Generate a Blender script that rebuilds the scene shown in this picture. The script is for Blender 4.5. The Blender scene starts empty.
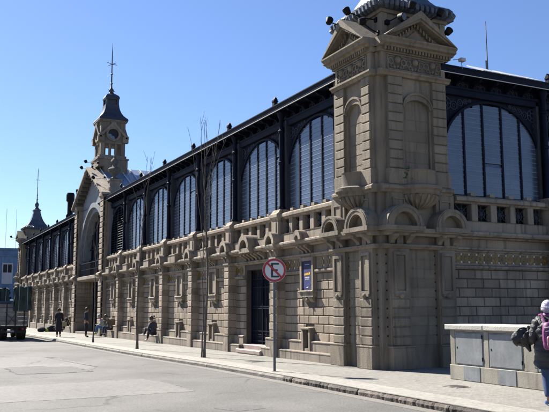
import bpy, bmesh, math, random
from mathutils import Vector, Matrix, Quaternion
R_ = math.radians
PI = math.pi
scene = bpy.context.scene
COL = scene.collection
rnd = random.Random(7)

# ------------------------------------------------------------------ materials
def nodes(name):
    m = bpy.data.materials.new(name); m.use_nodes = True
    nt = m.node_tree; b = nt.nodes['Principled BSDF']
    return m, nt, b
def N(nt, t, **k):
    n = nt.nodes.new(t)
    for a, v in k.items():
        if hasattr(n, a): setattr(n, a, v)
        else: n.inputs[a.replace('_', ' ')].default_value = v
    return n
def mix(nt, f, a, b, mode='MIX'):
    n = nt.nodes.new('ShaderNodeMix'); n.data_type = 'RGBA'; n.blend_type = mode
    for i, v in ((0, f), (6, a), (7, b)):
        if hasattr(v, 'links'): nt.links.new(v, n.inputs[i])
        else: n.inputs[i].default_value = v if i == 0 else (*v, 1)
    return n.outputs[2]
def mat(name, col, rough=.8, var=.18, scale=3.0, metal=0.0, island=0.0, bump=0.0, streak=0.0, stain=None, ior=None, fine=40, spec=None):
    """base colour varied by noise, by loose piece, by vertical streaks; bump from fine noise"""
    m, nt, b = nodes(name)
    tc = N(nt, 'ShaderNodeNewGeometry'); L = nt.links.new
    pos = tc.outputs['Position']
    n1 = N(nt, 'ShaderNodeTexNoise'); n1.inputs['Scale'].default_value = scale; n1.inputs['Detail'].default_value = 6
    L(pos, n1.inputs['Vector'])
    rmp = N(nt, 'ShaderNodeMapRange'); L(n1.outputs['Fac'], rmp.inputs['Value'])
    rmp.inputs['From Min'].default_value = .3; rmp.inputs['From Max'].default_value = .7
    rmp.inputs['To Min'].default_value = 1 - var; rmp.inputs['To Max'].default_value = 1 + var
    vm = N(nt, 'ShaderNodeVectorMath', operation='SCALE')
    vm.inputs[0].default_value = col; L(rmp.outputs[0], vm.inputs['Scale'])
    out = vm.outputs[0]
    if island:
        mr = N(nt, 'ShaderNodeMapRange'); L(tc.outputs['Random Per Island'], mr.inputs['Value'])
        mr.inputs['To Min'].default_value = 1 - island; mr.inputs['To Max'].default_value = 1 + island * .6
        v2 = N(nt, 'ShaderNodeVectorMath', operation='SCALE'); L(out, v2.inputs[0]); L(mr.outputs[0], v2.inputs['Scale']); out = v2.outputs[0]
    if streak:
        mp = N(nt, 'ShaderNodeMapping'); mp.inputs['Scale'].default_value = (5, 5, .45); L(pos, mp.inputs['Vector'])
        n2 = N(nt, 'ShaderNodeTexNoise'); n2.inputs['Scale'].default_value = 1.6; n2.inputs['Detail'].default_value = 5; L(mp.outputs[0], n2.inputs['Vector'])
        m2 = N(nt, 'ShaderNodeMapRange'); L(n2.outputs['Fac'], m2.inputs['Value'])
        m2.inputs['From Min'].default_value = .5; m2.inputs['From Max'].default_value = .72
        m2.inputs['To Min'].default_value = 0; m2.inputs['To Max'].default_value = streak
        st = stain or tuple(c * .35 for c in col)
        out = mix(nt, m2.outputs[0], out, st)
    n3 = N(nt, 'ShaderNodeTexNoise'); n3.inputs['Scale'].default_value = fine; n3.inputs['Detail'].default_value = 4; L(pos, n3.inputs['Vector'])
    m3 = N(nt, 'ShaderNodeMapRange'); L(n3.outputs['Fac'], m3.inputs['Value'])
    m3.inputs['From Min'].default_value = .25; m3.inputs['From Max'].default_value = .75
    m3.inputs['To Min'].default_value = 1 - var * .6; m3.inputs['To Max'].default_value = 1 + var * .6
    v3 = N(nt, 'ShaderNodeVectorMath', operation='SCALE'); L(out, v3.inputs[0]); L(m3.outputs[0], v3.inputs['Scale']); out = v3.outputs[0]
    L(out, b.inputs['Base Color'])
    b.inputs['Roughness'].default_value = rough; b.inputs['Metallic'].default_value = metal
    if ior: b.inputs['IOR'].default_value = ior
    if spec is not None: b.inputs['Specular IOR Level'].default_value = spec
    if bump:
        bp = N(nt, 'ShaderNodeBump'); bp.inputs['Strength'].default_value = bump; bp.inputs['Distance'].default_value = .02
        ad = N(nt, 'ShaderNodeMath', operation='ADD'); L(n1.outputs['Fac'], ad.inputs[0]); L(n3.outputs['Fac'], ad.inputs[1])
        L(ad.outputs[0], bp.inputs['Height']); L(bp.outputs[0], b.inputs['Normal'])
    return m
M = {}
M['block'] = mat('ashlar_block', (.252, .200, .146), .88, .28, 1.0, island=.30, bump=.55, streak=.7, stain=(.08, .065, .05))
M['stone'] = mat('carved_stone', (.235, .192, .144), .88, .28, 1.0, bump=.5, streak=.85, stain=(.066, .056, .045))
M['plinth'] = mat('plinth_stone', (.205, .170, .130), .88, .3, 1.0, bump=.5, streak=.85, stain=(.062, .053, .042))
M['joint'] = mat('mortar', (.075, .062, .048), .95, .2, 4)
M['tower'] = mat('shaded_tower_stone', (.168, .138, .100), .88, .26, 1.0, island=.14, bump=.45, streak=.7, stain=(.055, .047, .037))  # stone colour lowered to carry the shade on the tower
M['carve'] = mat('weathered_carving_gable_shade', (0.0800, 0.0704, 0.0576), .9, .3, 9, bump=.6)  # carving tone, also darkens the gable underside in place of shade
M['iron'] = mat('navy_painted_iron', (.0042, .0072, .0190), .68, .3, 3, island=.2, streak=.4, stain=(.007, .006, .006), spec=.12)
M['iron_sunlit'] = mat('sunlit_iron_post', (.028, .031, .040), .5, .2, 3)  # same iron as the rest, lightened to stand for sun on the posts
M['pane'] = mat('louvre_glass', (.048, .060, .088), .22, .3, .5, island=.22, ior=1.8, fine=8, streak=.4, stain=(.025, .031, .042))
M['louvrebar'] = mat('lit_louvre_edge', (.15, .18, .235), .6, .2, 3)  # pale colour paints the light caught on louvre top edges
M['scroll'] = mat('lighter_navy_casting', (.018, .024, .042), .6, .3, 6, streak=.3)  # navy set lighter than the plain iron so castings stand out
M['slat'] = mat('open_louvre', (0.0476, 0.0578, 0.0748), .35, .15, 2)
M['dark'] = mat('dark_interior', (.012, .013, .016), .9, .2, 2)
M['zinc'] = mat('weathered_zinc', (.050, .062, .085), .55, .3, 3, metal=.1, island=.25, bump=.3, streak=.6, stain=(.10, .11, .125))
M['roof'] = mat('sheet_roof', (0.1600, 0.2080, 0.2880), .4, .2, 1.2, metal=.3, island=.1)
M['rooftile'] = mat('pale_roof_sheet', (0.4960, 0.4960, 0.4800), .5, .1, 2, island=.15)
M['slate'] = mat('bluish_slate', (.020, .025, .040), .5, .3, 6, island=.3, bump=.6)
M['gold'] = mat('ochre_tile', (.150, .088, .014), .5, .5, 14, island=.4)
M['creamtile'] = mat('cream_tile', (0.3600, 0.3440, 0.3040), .4, .1, 4)
M['tympanum'] = mat('skylit_blue_gable', (.15, .165, .18), .7, .15, 3, streak=.7)  # blue tone carries the sky light falling on the gable wall
M['black'] = mat('black_metal', (.003, .003, .004), .6, .2, 6, spec=.15)
M['galv'] = mat('galvanised_pole', (0.0960, 0.1000, 0.1080), .5, .2, 6, metal=.3, streak=.3)
M['lens'] = mat('lamp_glass', (.02, .022, .03), .25, .05, 2)
M['concrete'] = mat('cast_concrete', (.235, .215, .175), .9, .18, 1.6, bump=.18, streak=.6)
M['slab'] = mat('pale_concrete_top', (0.3600, 0.3440, 0.3040), .85, .12, 3, bump=.4)
M['steel'] = mat('grey_steel_door', (.155, .162, .165), .6, .2, 2.5, metal=.1, streak=.5, stain=(.24, .24, .235), fine=22)
M['marble'] = mat('pink_marble_step', (0.2640, 0.2000, 0.1760), .5, .18, 3)
M['kerbm'] = mat('worn_kerb_stone', (.082, .066, .053), .85, .5, 7, island=.6, bump=.9, streak=.2)
M['kerbc'] = mat('cast_kerb', (0.1760, 0.1600, 0.1360), .9, .3, 4, island=.12, bump=.7, streak=.3)
M['bluewall'] = mat('blue_painted_wall', (.085, .15, .25), .85, .2, 1.2, streak=.6)
M['white'] = mat('white_paint', (0.5304, 0.5304, 0.5168), .5, .04, 3)
M['red'] = mat('red_paint', (0.3400, 0.0136, 0.0170), .45, .08, 3)
M['signblack'] = mat('sign_black', (.012, .012, .012), .5, .1, 3)
M['banner'] = mat('blue_banner_cloth', (.005, .009, .060), .7, .15, 2)
M['yellow'] = mat('yellow_print', (.7, .38, .02), .6, .05, 3)
M['bark'] = mat('grey_bark', (0.0920, 0.0800, 0.0680), .9, .35, 14, bump=.8)
M['twig'] = mat('dark_twig', (.085, .07, .06), .9, .2, 14)
M['wood'] = mat('weathered_truck_boards', (.20, .19, .175), .9, .3, 3, island=.3, streak=.5)
M['tarp'] = mat('dark_green_tarpaulin', (.010, .026, .025), .6, .3, 4, bump=.6)
M['rubber'] = mat('tyre_rubber', (.015, .015, .015), .85, .2, 8)
M['chassis'] = mat('grimy_chassis', (0.0204, 0.0190, 0.0177), .8, .3, 5)
M['skin'] = mat('skin', (0.2856, 0.1700, 0.1156), .55, .06, 8)
M['blackcloth'] = mat('black_cloth', (.014, .014, .018), .85, .25, 12)
M['navycloth'] = mat('navy_cloth', (.02, .025, .045), .85, .25, 12)
M['jeans'] = mat('denim', (0.0272, 0.0510, 0.1156), .85, .2, 12)
M['browncloth'] = mat('brown_cloth', (.075, .065, .055), .85, .2, 12)
M['lightcloth'] = mat('pale_cloth', (0.3264, 0.3400, 0.3672), .85, .1, 12)
M['bluecloth'] = mat('blue_cloth', (0.0680, 0.1496, 0.2856), .85, .1, 12)
M['lime'] = mat('lime_cloth', (0.3060, 0.4080, 0.0816), .8, .1, 10)
M['tan'] = mat('tan_bag', (0.2720, 0.2244, 0.1156), .8, .1, 10)
M['hair'] = mat('dark_hair', (.02, .015, .012), .6, .2, 20)
M['knit'] = mat('pale_lilac_knit', (0.4216, 0.3944, 0.4760), .9, .2, 30, bump=1.0)
M['quilt'] = mat('black_quilted_nylon', (.009, .009, .011), .55, .25, 10, bump=.5)
M['pink'] = mat('pink_patterned_nylon', (.15, .030, .115), .6, .5, 22, streak=.9, stain=(.04, .01, .06))
M['pinkpale'] = mat('pale_pink_panel', (.30, .13, .17), .6, .5, 30)
M['shoewhite'] = mat('pale_shoe', (.5, .5, .5), .6, .1, 10)
M['blueshoe'] = mat('blue_shoe', (.05, .12, .30), .6, .1, 10)
M['cover'] = mat('cast_iron_cover', (.05, .048, .045), .7, .3, 20, bump=.5)
M['leaf'] = mat('weed_leaf', (0.0204, 0.0612, 0.0136), .7, .3, 20)

def ground_mat(name, c1, c2, speck, tiles=None, crack=0.0, bump=.4):
    m, nt, b = nodes(name); L = nt.links.new
    g = N(nt, 'ShaderNodeNewGeometry'); pos = g.outputs['Position']
    a = N(nt, 'ShaderNodeTexNoise'); a.inputs['Scale'].default_value = .35; a.inputs['Detail'].default_value = 8; a.inputs['Roughness'].default_value = .6; L(pos, a.inputs['Vector'])
    ra = N(nt, 'ShaderNodeMapRange'); L(a.outputs['Fac'], ra.inputs['Value']); ra.inputs['From Min'].default_value = .38; ra.inputs['From Max'].default_value = .62
    col = mix(nt, ra.outputs[0], c1, c2)
    s = N(nt, 'ShaderNodeTexNoise'); s.inputs['Scale'].default_value = speck; s.inputs['Detail'].default_value = 5; s.inputs['Roughness'].default_value = .75; L(pos, s.inputs['Vector'])
    rs = N(nt, 'ShaderNodeMapRange'); L(s.outputs['Fac'], rs.inputs['Value'])
    rs.inputs['From Min'].default_value = .3; rs.inputs['From Max'].default_value = .7; rs.inputs['To Min'].default_value = .68; rs.inputs['To Max'].default_value = 1.3
    v = N(nt, 'ShaderNodeVectorMath', operation='SCALE'); L(col, v.inputs[0]); L(rs.outputs[0], v.inputs['Scale']); col = v.outputs[0]
    # stains
    w = N(nt, 'ShaderNodeTexNoise'); w.inputs['Scale'].default_value = 1.7; w.inputs['Detail'].default_value = 5; L(pos, w.inputs['Vector'])
    rw = N(nt, 'ShaderNodeMapRange'); L(w.outputs['Fac'], rw.inputs['Value']); rw.inputs['From Min'].default_value = .58; rw.inputs['From Max'].default_value = .75; rw.inputs['To Max'].default_value = .35
    col = mix(nt, rw.outputs[0], col, tuple(c * .5 for c in c1))
    if crack:
        vo = N(nt, 'ShaderNodeTexVoronoi'); vo.feature = 'DISTANCE_TO_EDGE'; vo.inputs['Scale'].default_value = crack
        wp = N(nt, 'ShaderNodeTexNoise'); wp.inputs['Scale'].default_value = 1.5; wp.inputs['Detail'].default_value = 6; L(pos, wp.inputs['Vector'])
        mv = mix(nt, .35, (0, 0, 0), (0, 0, 0)); mn = mv.node; L(pos, mn.inputs[6]); L(wp.outputs['Color'], mn.inputs[7]); L(mv, vo.inputs['Vector'])
        rc = N(nt, 'ShaderNodeMapRange'); L(vo.outputs['Distance'], rc.inputs['Value']); rc.inputs['From Min'].default_value = .0; rc.inputs['From Max'].default_value = .012
        rc.inputs['To Min'].default_value = .75; rc.inputs['To Max'].default_value = 0
        gate = N(nt, 'ShaderNodeTexNoise'); gate.inputs['Scale'].default_value = .5; L(pos, gate.inputs['Vector'])
        rg = N(nt, 'ShaderNodeMapRange'); L(gate.outputs['Fac'], rg.inputs['Value']); rg.inputs['From Min'].default_value = .48; rg.inputs['From Max'].default_value = .6
        mu = N(nt, 'ShaderNodeMath', operation='MULTIPLY'); L(rc.outputs[0], mu.inputs[0]); L(rg.outputs[0], mu.inputs[1])
        col = mix(nt, mu.outputs[0], col, (.03, .028, .025))
    if tiles:
        br = N(nt, 'ShaderNodeTexBrick'); br.offset = 0; br.inputs['Scale'].default_value = 1
        br.inputs['Brick Width'].default_value = tiles; br.inputs['Row Height'].default_value = tiles; br.inputs['Mortar Size'].default_value = .012
        br.inputs['Color1'].default_value = (1, 1, 1, 1); br.inputs['Color2'].default_value = (.86, .86, .86, 1); br.inputs['Mortar'].default_value = (.72, .71, .69, 1)
        L(pos, br.inputs['Vector'])
        col = mix(nt, 1.0, col, (1, 1, 1), 'MULTIPLY'); L(br.outputs['Color'], col.node.inputs[7])
    L(col, b.inputs['Base Color']); b.inputs['Roughness'].default_value = .85
    bp = N(nt, 'ShaderNodeBump'); bp.inputs['Strength'].default_value = bump; bp.inputs['Distance'].default_value = .015
    L(s.outputs['Fac'], bp.inputs['Height']); L(bp.outputs[0], b.inputs['Normal'])
    return m
M['asphalt'] = ground_mat('aged_grey_asphalt', (.088, .083, .076), (.128, .121, .110), 22, crack=.35, bump=1.0)
M['patchlight'] = ground_mat('smooth_concrete_patch', (.112, .105, .096), (.138, .130, .117), 9, crack=.25, bump=.3)
M['patchdark'] = ground_mat('darker_asphalt_patch', (.075, .072, .068), (.095, .091, .085), 18, bump=.6)
M['pave'] = ground_mat('small_tile_pavement', (.185, .177, .157), (.222, .211, .188), 7, tiles=.1, bump=.5)
M['gutterm'] = ground_mat('gutter_grit', (0.1232, 0.1140, 0.1001), (0.1609, 0.1471, 0.1286), 16)
M['paveb'] = ground_mat('worn_kerb_border', (0.2187, 0.2041, 0.1756), (0.2564, 0.2418, 0.2133), 9, bump=.4)
M['earth'] = ground_mat('open_ground', (0.1925, 0.1848, 0.1617), (0.2310, 0.2156, 0.1925), 3)

# ------------------------------------------------------------------ mesh helpers
class MB:
    def __init__(s, T=None): s.v = []; s.f = []; s.T = T or (lambda u, n, z: (u, -n, z))
    def raw(s, vs, fs):
        k = len(s.v); s.v += [tuple(v) for v in vs]; s.f += [tuple(i + k for i in f) for f in fs]
    def add(s, vs, fs): s.raw([s.T(*v) for v in vs], fs)
    def box(s, u0, u1, n0, n1, z0, z1, c=0.0):
        if c:
            s.loft_box(u0, u1, n0, n1, z0, z1, c); return
        vs = [(u, n, z) for u in (u0, u1) for n in (n0, n1) for z in (z0, z1)]
        s.add(vs, [(0, 1, 3, 2), (4, 6, 7, 5), (0, 4, 5, 1), (2, 3, 7, 6), (0, 2, 6, 4), (1, 5, 7, 3)])
    def loft_box(s, u0, u1, n0, n1, z0, z1, c):
        """box from n0 (back) to n1 (front) whose front edges are chamfered by c"""
        vs = [(u0, n0, z0), (u1, n0, z0), (u1, n0, z1), (u0, n0, z1),
              (u0, n1 - c, z0), (u1, n1 - c, z0), (u1, n1 - c, z1), (u0, n1 - c, z1),
              (u0 + c, n1, z0 + c), (u1 - c, n1, z0 + c), (u1 - c, n1, z1 - c), (u0 + c, n1, z1 - c)]
        fs = [(0, 1, 2, 3), (8, 9, 10, 11)]
        for a in (0, 4):
            for i in range(4):
                j = (i + 1) % 4; fs.append((a + i, a + j, a + 4 + j, a + 4 + i))
        s.add(vs, fs)
    def mould(s, u0, u1, prof, closed=True):
        """profile of (n, z) points extruded from u0 to u1"""
        k = len(prof); vs = [(u0, n, z) for n, z in prof] + [(u1, n, z) for n, z in prof]
        fs = [(i, (i + 1) % k, k + (i + 1) % k, k + i) for i in range(k)]
        fs += [tuple(range(k)), tuple(range(k, 2 * k))]
        s.add(vs, fs)
    def prism(s, poly, n0, n1):
        """polygon of (u, z) extruded from n0 to n1"""
        k = len(poly); vs = [(u, n0, z) for u, z in poly] + [(u, n1, z) for u, z in poly]
        fs = [(i, (i + 1) % k, k + (i + 1) % k, k + i) for i in range(k)]
        fs += [tuple(range(k)), tuple(range(k, 2 * k))]
        s.add(vs, fs)
    def strip(s, us, zb, zt, n0, n1):
        """solid between two curves zb(u), zt(u)"""
        pts = [(u, zb(u), max(zt(u), zb(u) + .002)) for u in us]; k = len(pts); vs = []
        for u, a, b in pts: vs += [(u, n0, a), (u, n1, a), (u, n1, b), (u, n0, b)]
        fs = []
        for i in range(k - 1):
            o = 4 * i
            for j in range(4): fs.append((o + j, o + (j + 1) % 4, o + 4 + (j + 1) % 4, o + 4 + j))
        fs += [(0, 1, 2, 3), tuple(4 * (k - 1) + j for j in range(4))]
        s.add(vs, fs)
    def arc(s, cu, cz, a0, b0, a1, b1, n0, n1, t0=0, t1=PI, seg=20):
        """solid arch ring between ellipses (a0,b0) and (a1,b1)"""
        vs = []
        for i in range(seg + 1):
            t = t0 + (t1 - t0) * i / seg; c, q = math.cos(t), math.sin(t)
            vs += [(cu + a0 * c, n0, cz + b0 * q), (cu + a0 * c, n1, cz + b0 * q), (cu + a1 * c, n1, cz + b1 * q), (cu + a1 * c, n0, cz + b1 * q)]
        fs = []
        for i in range(seg):
            o = 4 * i
            for j in range(4): fs.append((o + j, o + (j + 1) % 4, o + 4 + (j + 1) % 4, o + 4 + j))
        if t1 - t0 < 2 * PI - .01: fs += [(0, 1, 2, 3), tuple(4 * seg + j for j in range(4))]
        s.add(vs, fs)
    def tube(s, pts, rs, seg=8):
        """tube in this builder's own coordinates (already final x,y,z)"""
        pts = [Vector(p) for p in pts]; rs = rs if isinstance(rs, (list, tuple)) else [rs] * len(pts)
        vs = []; fs = []; prev = None
        for i, p in enumerate(pts):
            d = (pts[min(i + 1, len(pts) - 1)] - pts[max(i - 1, 0)]).normalized()
            if prev is None: x = d.orthogonal().normalized()
            else: x = (prev - d * prev.dot(d)).normalized()
            prev = x; y = d.cross(x)
            for k in range(seg):
                t = 2 * PI * k / seg; vs.append(p + (x * math.cos(t) + y * math.sin(t)) * rs[i])
        for i in range(len(pts) - 1):
            for k in range(seg):
                fs.append((i * seg + k, i * seg + (k + 1) % seg, (i + 1) * seg + (k + 1) % seg, (i + 1) * seg + k))
        fs += [tuple(range(seg)), tuple((len(pts) - 1) * seg + k for k in range(seg))]
        s.raw(vs, fs)
    def lathe(s, c, prof, seg=16, rot=0, t0=0, t1=2 * PI):
        full = abs(t1 - t0 - 2 * PI) < .01; cnt = seg if full else seg + 1
        vs = []; fs = []
        for r, z in prof:
            for k in range(cnt):
                t = t0 + rot + (t1 - t0) * k / seg; vs.append((c[0] + r * math.cos(t), c[1] + r * math.sin(t), c[2] + z))
        for i in range(len(prof) - 1):
            for k in range(seg):
                a = i * cnt + k; b = i * cnt + (k + 1) % cnt
                fs.append((a, b, b + cnt, a + cnt))
        fs.append(tuple(range(cnt))); fs.append(tuple((len(prof) - 1) * cnt + k for k in range(cnt)))
        s.raw(vs, fs)
    def ball(s, c, r, seg=12, rings=8, sc=(1, 1, 1)):
        vs = [(c[0], c[1], c[2] - r * sc[2])]
        for i in range(1, rings):
            t = -PI / 2 + PI * i / rings
            for k in range(seg):
                p = 2 * PI * k / seg
                vs.append((c[0] + r * sc[0] * math.cos(t) * math.cos(p), c[1] + r * sc[1] * math.cos(t) * math.sin(p), c[2] + r * sc[2] * math.sin(t)))
        vs.append((c[0], c[1], c[2] + r * sc[2])); fs = []
        for k in range(seg): fs.append((0, 1 + (k + 1) % seg, 1 + k))
        for i in range(rings - 2):
            for k in range(seg):
                a = 1 + i * seg + k; b = 1 + i * seg + (k + 1) % seg; fs.append((a, b, b + seg, a + seg))
        o = 1 + (rings - 2) * seg
        for k in range(seg): fs.append((o + k, o + (k + 1) % seg, len(vs) - 1))
        s.raw(vs, fs)
    def ring(s, cu, cn, cz, r, w, seg=14):
        """round bar bent to a circle, lying in the facade plane"""
        pts = [s.T(cu + r * math.cos(2 * PI * k / seg), cn, cz + r * math.sin(2 * PI * k / seg)) for k in range(seg + 1)]
        s.tube(pts, w, 5)
    def bar(s, a, b, w, seg=5): s.tube([s.T(*a), s.T(*b)], w, seg)
    def build(s, name, m, parent=None, loc=(0, 0, 0), rot=0, smooth=False):
        me = bpy.data.meshes.new(name); me.from_pydata(s.v, [], s.f)
        bm = bmesh.new(); bm.from_mesh(me); bmesh.ops.recalc_face_normals(bm, faces=bm.faces); bm.to_mesh(me); bm.free()
        me.materials.append(M[m] if isinstance(m, str) else m)
        if smooth:
            for p in me.polygons: p.use_smooth = True
            try: me.set_sharp_from_angle(angle=R_(40))
            except Exception: pass
        o = bpy.data.objects.new(name, me); COL.objects.link(o)
        o.location = loc; o.rotation_euler = (0, 0, rot)
        if parent: o.parent = parent
        return o
def tag(o, label=None, cat=None, group=None, kind=None):
    if label: o['label'] = label
    if cat: o['category'] = cat
    if group: o['group'] = group
    if kind: o['kind'] = kind
    return o
def empty(name, loc, rz=0, label=None, cat=None, group=None):
    o = bpy.data.objects.new(name, None); COL.objects.link(o); o.location = loc; o.rotation_euler = (0, 0, rz); o.empty_display_size = .3
    return tag(o, label, cat, group)
def kids(o): return [c for c in COL.objects if c.parent == o]
def copy_tree(o, parent=None, loc=None, rot=None):
    ch = kids(o); c = o.copy(); COL.objects.link(c)
    c.parent = parent
    if loc is not None: c.location = loc
    if rot is not None: c.rotation_euler = (0, 0, rot)
    for k in ch: copy_tree(k, c)
    return c
XYZ = lambda x, y, z: (x, y, z)

# ------------------------------------------------------------------ ground
WALL_Y = 11.35; WALL_X = -16.10
def sheet(name, poly, z, m, kind='structure'):
    b = MB(XYZ); b.raw([(x, y, z) for x, y in poly], [tuple(range(len(poly)))])
    o = b.build(name, m); tag(o, kind=kind); return o
def gz(x): return -.0045 * max(0, min(-20 - x, 75))
KP = [(12, 8.25), (-16, 8.25), (-21, 8.15), (-26, 7.95), (-31, 7.86), (-50, 7.75), (-86, 7.7)]
def ky(x):
    for (a, ya), (c, yc) in zip(KP, KP[1:]):
        if x >= c: return ya + (yc - ya) * (a - x) / (a - c)
    return KP[-1][1]
XS = [25, 12, 6] + [0 - 2 * i for i in range(44)] + [-88]  # -20 is one of the stations
def patch(poly, z, m):
    b = MB(XYZ); b.raw([(x, y, z + gz(x)) for x, y in poly], [tuple(range(len(poly)))])
    return tag(b.build('road_patch', m), kind='structure')
def band(name, ya, yb, z, m, xs=None, thick=0):
    """long street-wise sheet following the slope; ya/yb are functions of x"""
    b = MB(XYZ); xs = xs or XS; vs = []; fs = []
    for x in xs: vs += [(x, ya(x), z + gz(x)), (x, yb(x), z + gz(x))]
    for i in range(len(xs) - 1): fs.append((2 * i, 2 * i + 1, 2 * i + 3, 2 * i + 2))
    if thick:
        k = len(vs); vs += [(x, y, q - thick) for x, y, q in vs]; n = len(xs)
        for i in range(n - 1):
            fs += [(k + 2 * i, k + 2 * i + 1, k + 2 * i + 3, k + 2 * i + 2), (2 * i, 2 * i + 2, k + 2 * i + 2, k + 2 * i), (2 * i + 1, 2 * i + 3, k + 2 * i + 3, k + 2 * i + 1)]
        fs += [(0, 1, k + 1, k), (2 * n - 2, 2 * n - 1, k + 2 * n - 1, k + 2 * n - 2)]
    b.raw(vs, fs); return tag(b.build(name, m), kind='structure')
sheet('ground', [(-700, -500), (300, -500), (300, 700), (-700, 700)], -.55, 'earth')
band('road', lambda x: -16, lambda x: ky(x) + .1, -.13, 'asphalt')
sheet('side_road', [(-150, -60), (-88, -60), (-88, 80), (-150, 80)], -.43, 'asphalt')
PX = [x for x in XS if -86 <= x <= 12]
band('pavement', lambda x: ky(x) + .17, lambda x: 11.5 if x < -17 else 60, 0, 'pave', [x for x in PX if x >= -86], .5)
band('pavement_border', lambda x: ky(x) + .035, lambda x: ky(x) + .72, .012, 'paveb', PX, .014)
band('gutter', lambda x: ky(x) - .3, lambda x: ky(x) + .02, -.1265, 'gutterm', PX)
def kerb_run(x, x_end, Lr, m, jit):
    b = MB(XYZ)
    while x < x_end:
        L = min(rnd.uniform(*Lr), x_end - x + .01); w = rnd.uniform(-jit, jit); h = rnd.uniform(-jit * .8, .0); seg = 8
        vs = []
        for i in range(seg + 1):
            xx = x + L * i / seg - (.012 if i == seg else 0); j = rnd.uniform(-jit, jit) * .9; e = jit * 1.5 if i in (0, seg) else 0; k = ky(xx); g = gz(xx)
            vs += [(xx, k + .18, -.15 + g), (xx, k - .01 + w + e, -.15 + g), (xx, k - .025 + w + j + e, -.05 + h + j * .5 + g), (xx, k + .012 + w + j + e, -.008 + h + g), (xx, k + .18, .006 + h * .3 + g)]
        fs = []
        for i in range(seg):
            for q in range(5): fs.append((i * 5 + q, i * 5 + (q + 1) % 5, i * 5 + 5 + (q + 1) % 5, i * 5 + 5 + q))
        fs += [(0, 1, 2, 3, 4), tuple(seg * 5 + q for q in range(5))]
        b.raw(vs, fs); x += L
    return tag(b.build('kerb', m, smooth=False), kind='structure')
kerb_run(-86, -15.9, (2.2, 3.4), 'kerbc', .006)
kerb_run(-15.9, 12, (.35, .9), 'kerbm', .014)
def wob(poly, a=.12, n=22):
    out = []
    for i, p in enumerate(poly):
        q = poly[(i + 1) % len(poly)]
        for k in range(n):
            t = k / n; out.append((p[0] + (q[0] - p[0]) * t + rnd.uniform(-a, a), p[1] + (q[1] - p[1]) * t + rnd.uniform(-a, a)))
    return out
patch(wob([(-17.7, -2.5), (-17.8, 1.8), (-17.9, 3.9), (-18.04, 5.5), (-16.6, 5.72), (-14.9, 5.66), (-14.8, 3.3), (-15.0, -2.5)], .06), -.1266, 'patchlight')
patch(wob([(-28.7, 1.0), (-28.3, 4.69), (-27.1, 5.18), (-22.7, 5.4), (-21.3, 4.95), (-23.5, 3.9), (-23.3, 1.0)], .10), -.1266, 'patchlight')
patch(wob([(-23.4, 2.9), (-23.0, 4.73), (-20.8, 4.85), (-20.7, 3.98), (-20.9, 2.9)], .07), -.1232, 'patchdark')
patch(wob([(-12.25, 5.0), (-12.45, 5.47), (-12.3, 5.9), (-11.8, 5.78), (-11.7, 5.2)], .012, 6), -.1266, 'patchdark')

# ------------------------------------------------------------------ market hall
HX = -49.4
hall = empty('market_hall', (HX, WALL_Y, 0), 0, 'long stone and navy iron market hall with arched louvred windows, corner towers and clock tower', 'building')
def HP(x, y=WALL_Y): return (x - HX, y - WALL_Y, 0)
BAY = 3.95; A, BB, SPR, SILL = 1.68, 1.58, 6.05, 4.76
def courses(b, u0, u1, z0, z1, n, h=.26, L=.6, holes=(), c=.014, k0=0, w0=0):
    """ashlar blocks with open joints in front of a backing wall"""
    rows = max(1, round((z1 - z0) / h)); hh = (z1 - z0) / rows
    for r in range(rows):
        za, zb = z0 + r * hh + .012, z0 + (r + 1) * hh - .012
        u = u0 - (L / 2 if (r + k0) % 2 else 0)
        while u < u1 - .02:
            a, e = max(u, u0), min(u + L, u1)
            u += L
            if e - a < .06: continue
            segs = [(a, e)]
            for (ha, hb, hz0, hz1) in holes:
                if zb > hz0 and za < hz1:
                    ns = []
                    for (p, q) in segs:
                        if q <= ha or p >= hb: ns.append((p, q)); continue
                        if ha - p > .05: ns.append((p, ha))
                        if q - hb > .05: ns.append((hb, q))
                    segs = ns
            for p, q in segs: b.loft_box(p + .011, q - .011, w0, n, za, zb, c)
CORN = [(-.05, 3.50), (.20, 3.50), (.24, 3.54), (.38, 3.56), (.42, 3.62), (.42, 3.67), (.36, 3.70), (-.05, 3.72)]
LOWM = [(-.02, 3.14), (.10, 3.14), (.12, 3.18), (.18, 3.20), (.18, 3.25), (-.02, 3.26)]
COPE = [(-.12, 4.50), (.12, 4.50), (.15, 4.54), (.22, 4.57), (.22, 4.66), (.17, 4.70), (.0, 4.75), (-.12, 4.75)]
def corbel(b, u, w, n0=.06, n1=.36, z0=3.25, z1=3.5):
    b.mould(u - w / 2, u + w / 2, [(n0, z0), (n0 + .07, z0 + .02), (n0 + .10, z0 + .09), (n1 - .08, z0 + .16), (n1, z1 - .05), (n1, z1), (n0, z1)])
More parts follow.
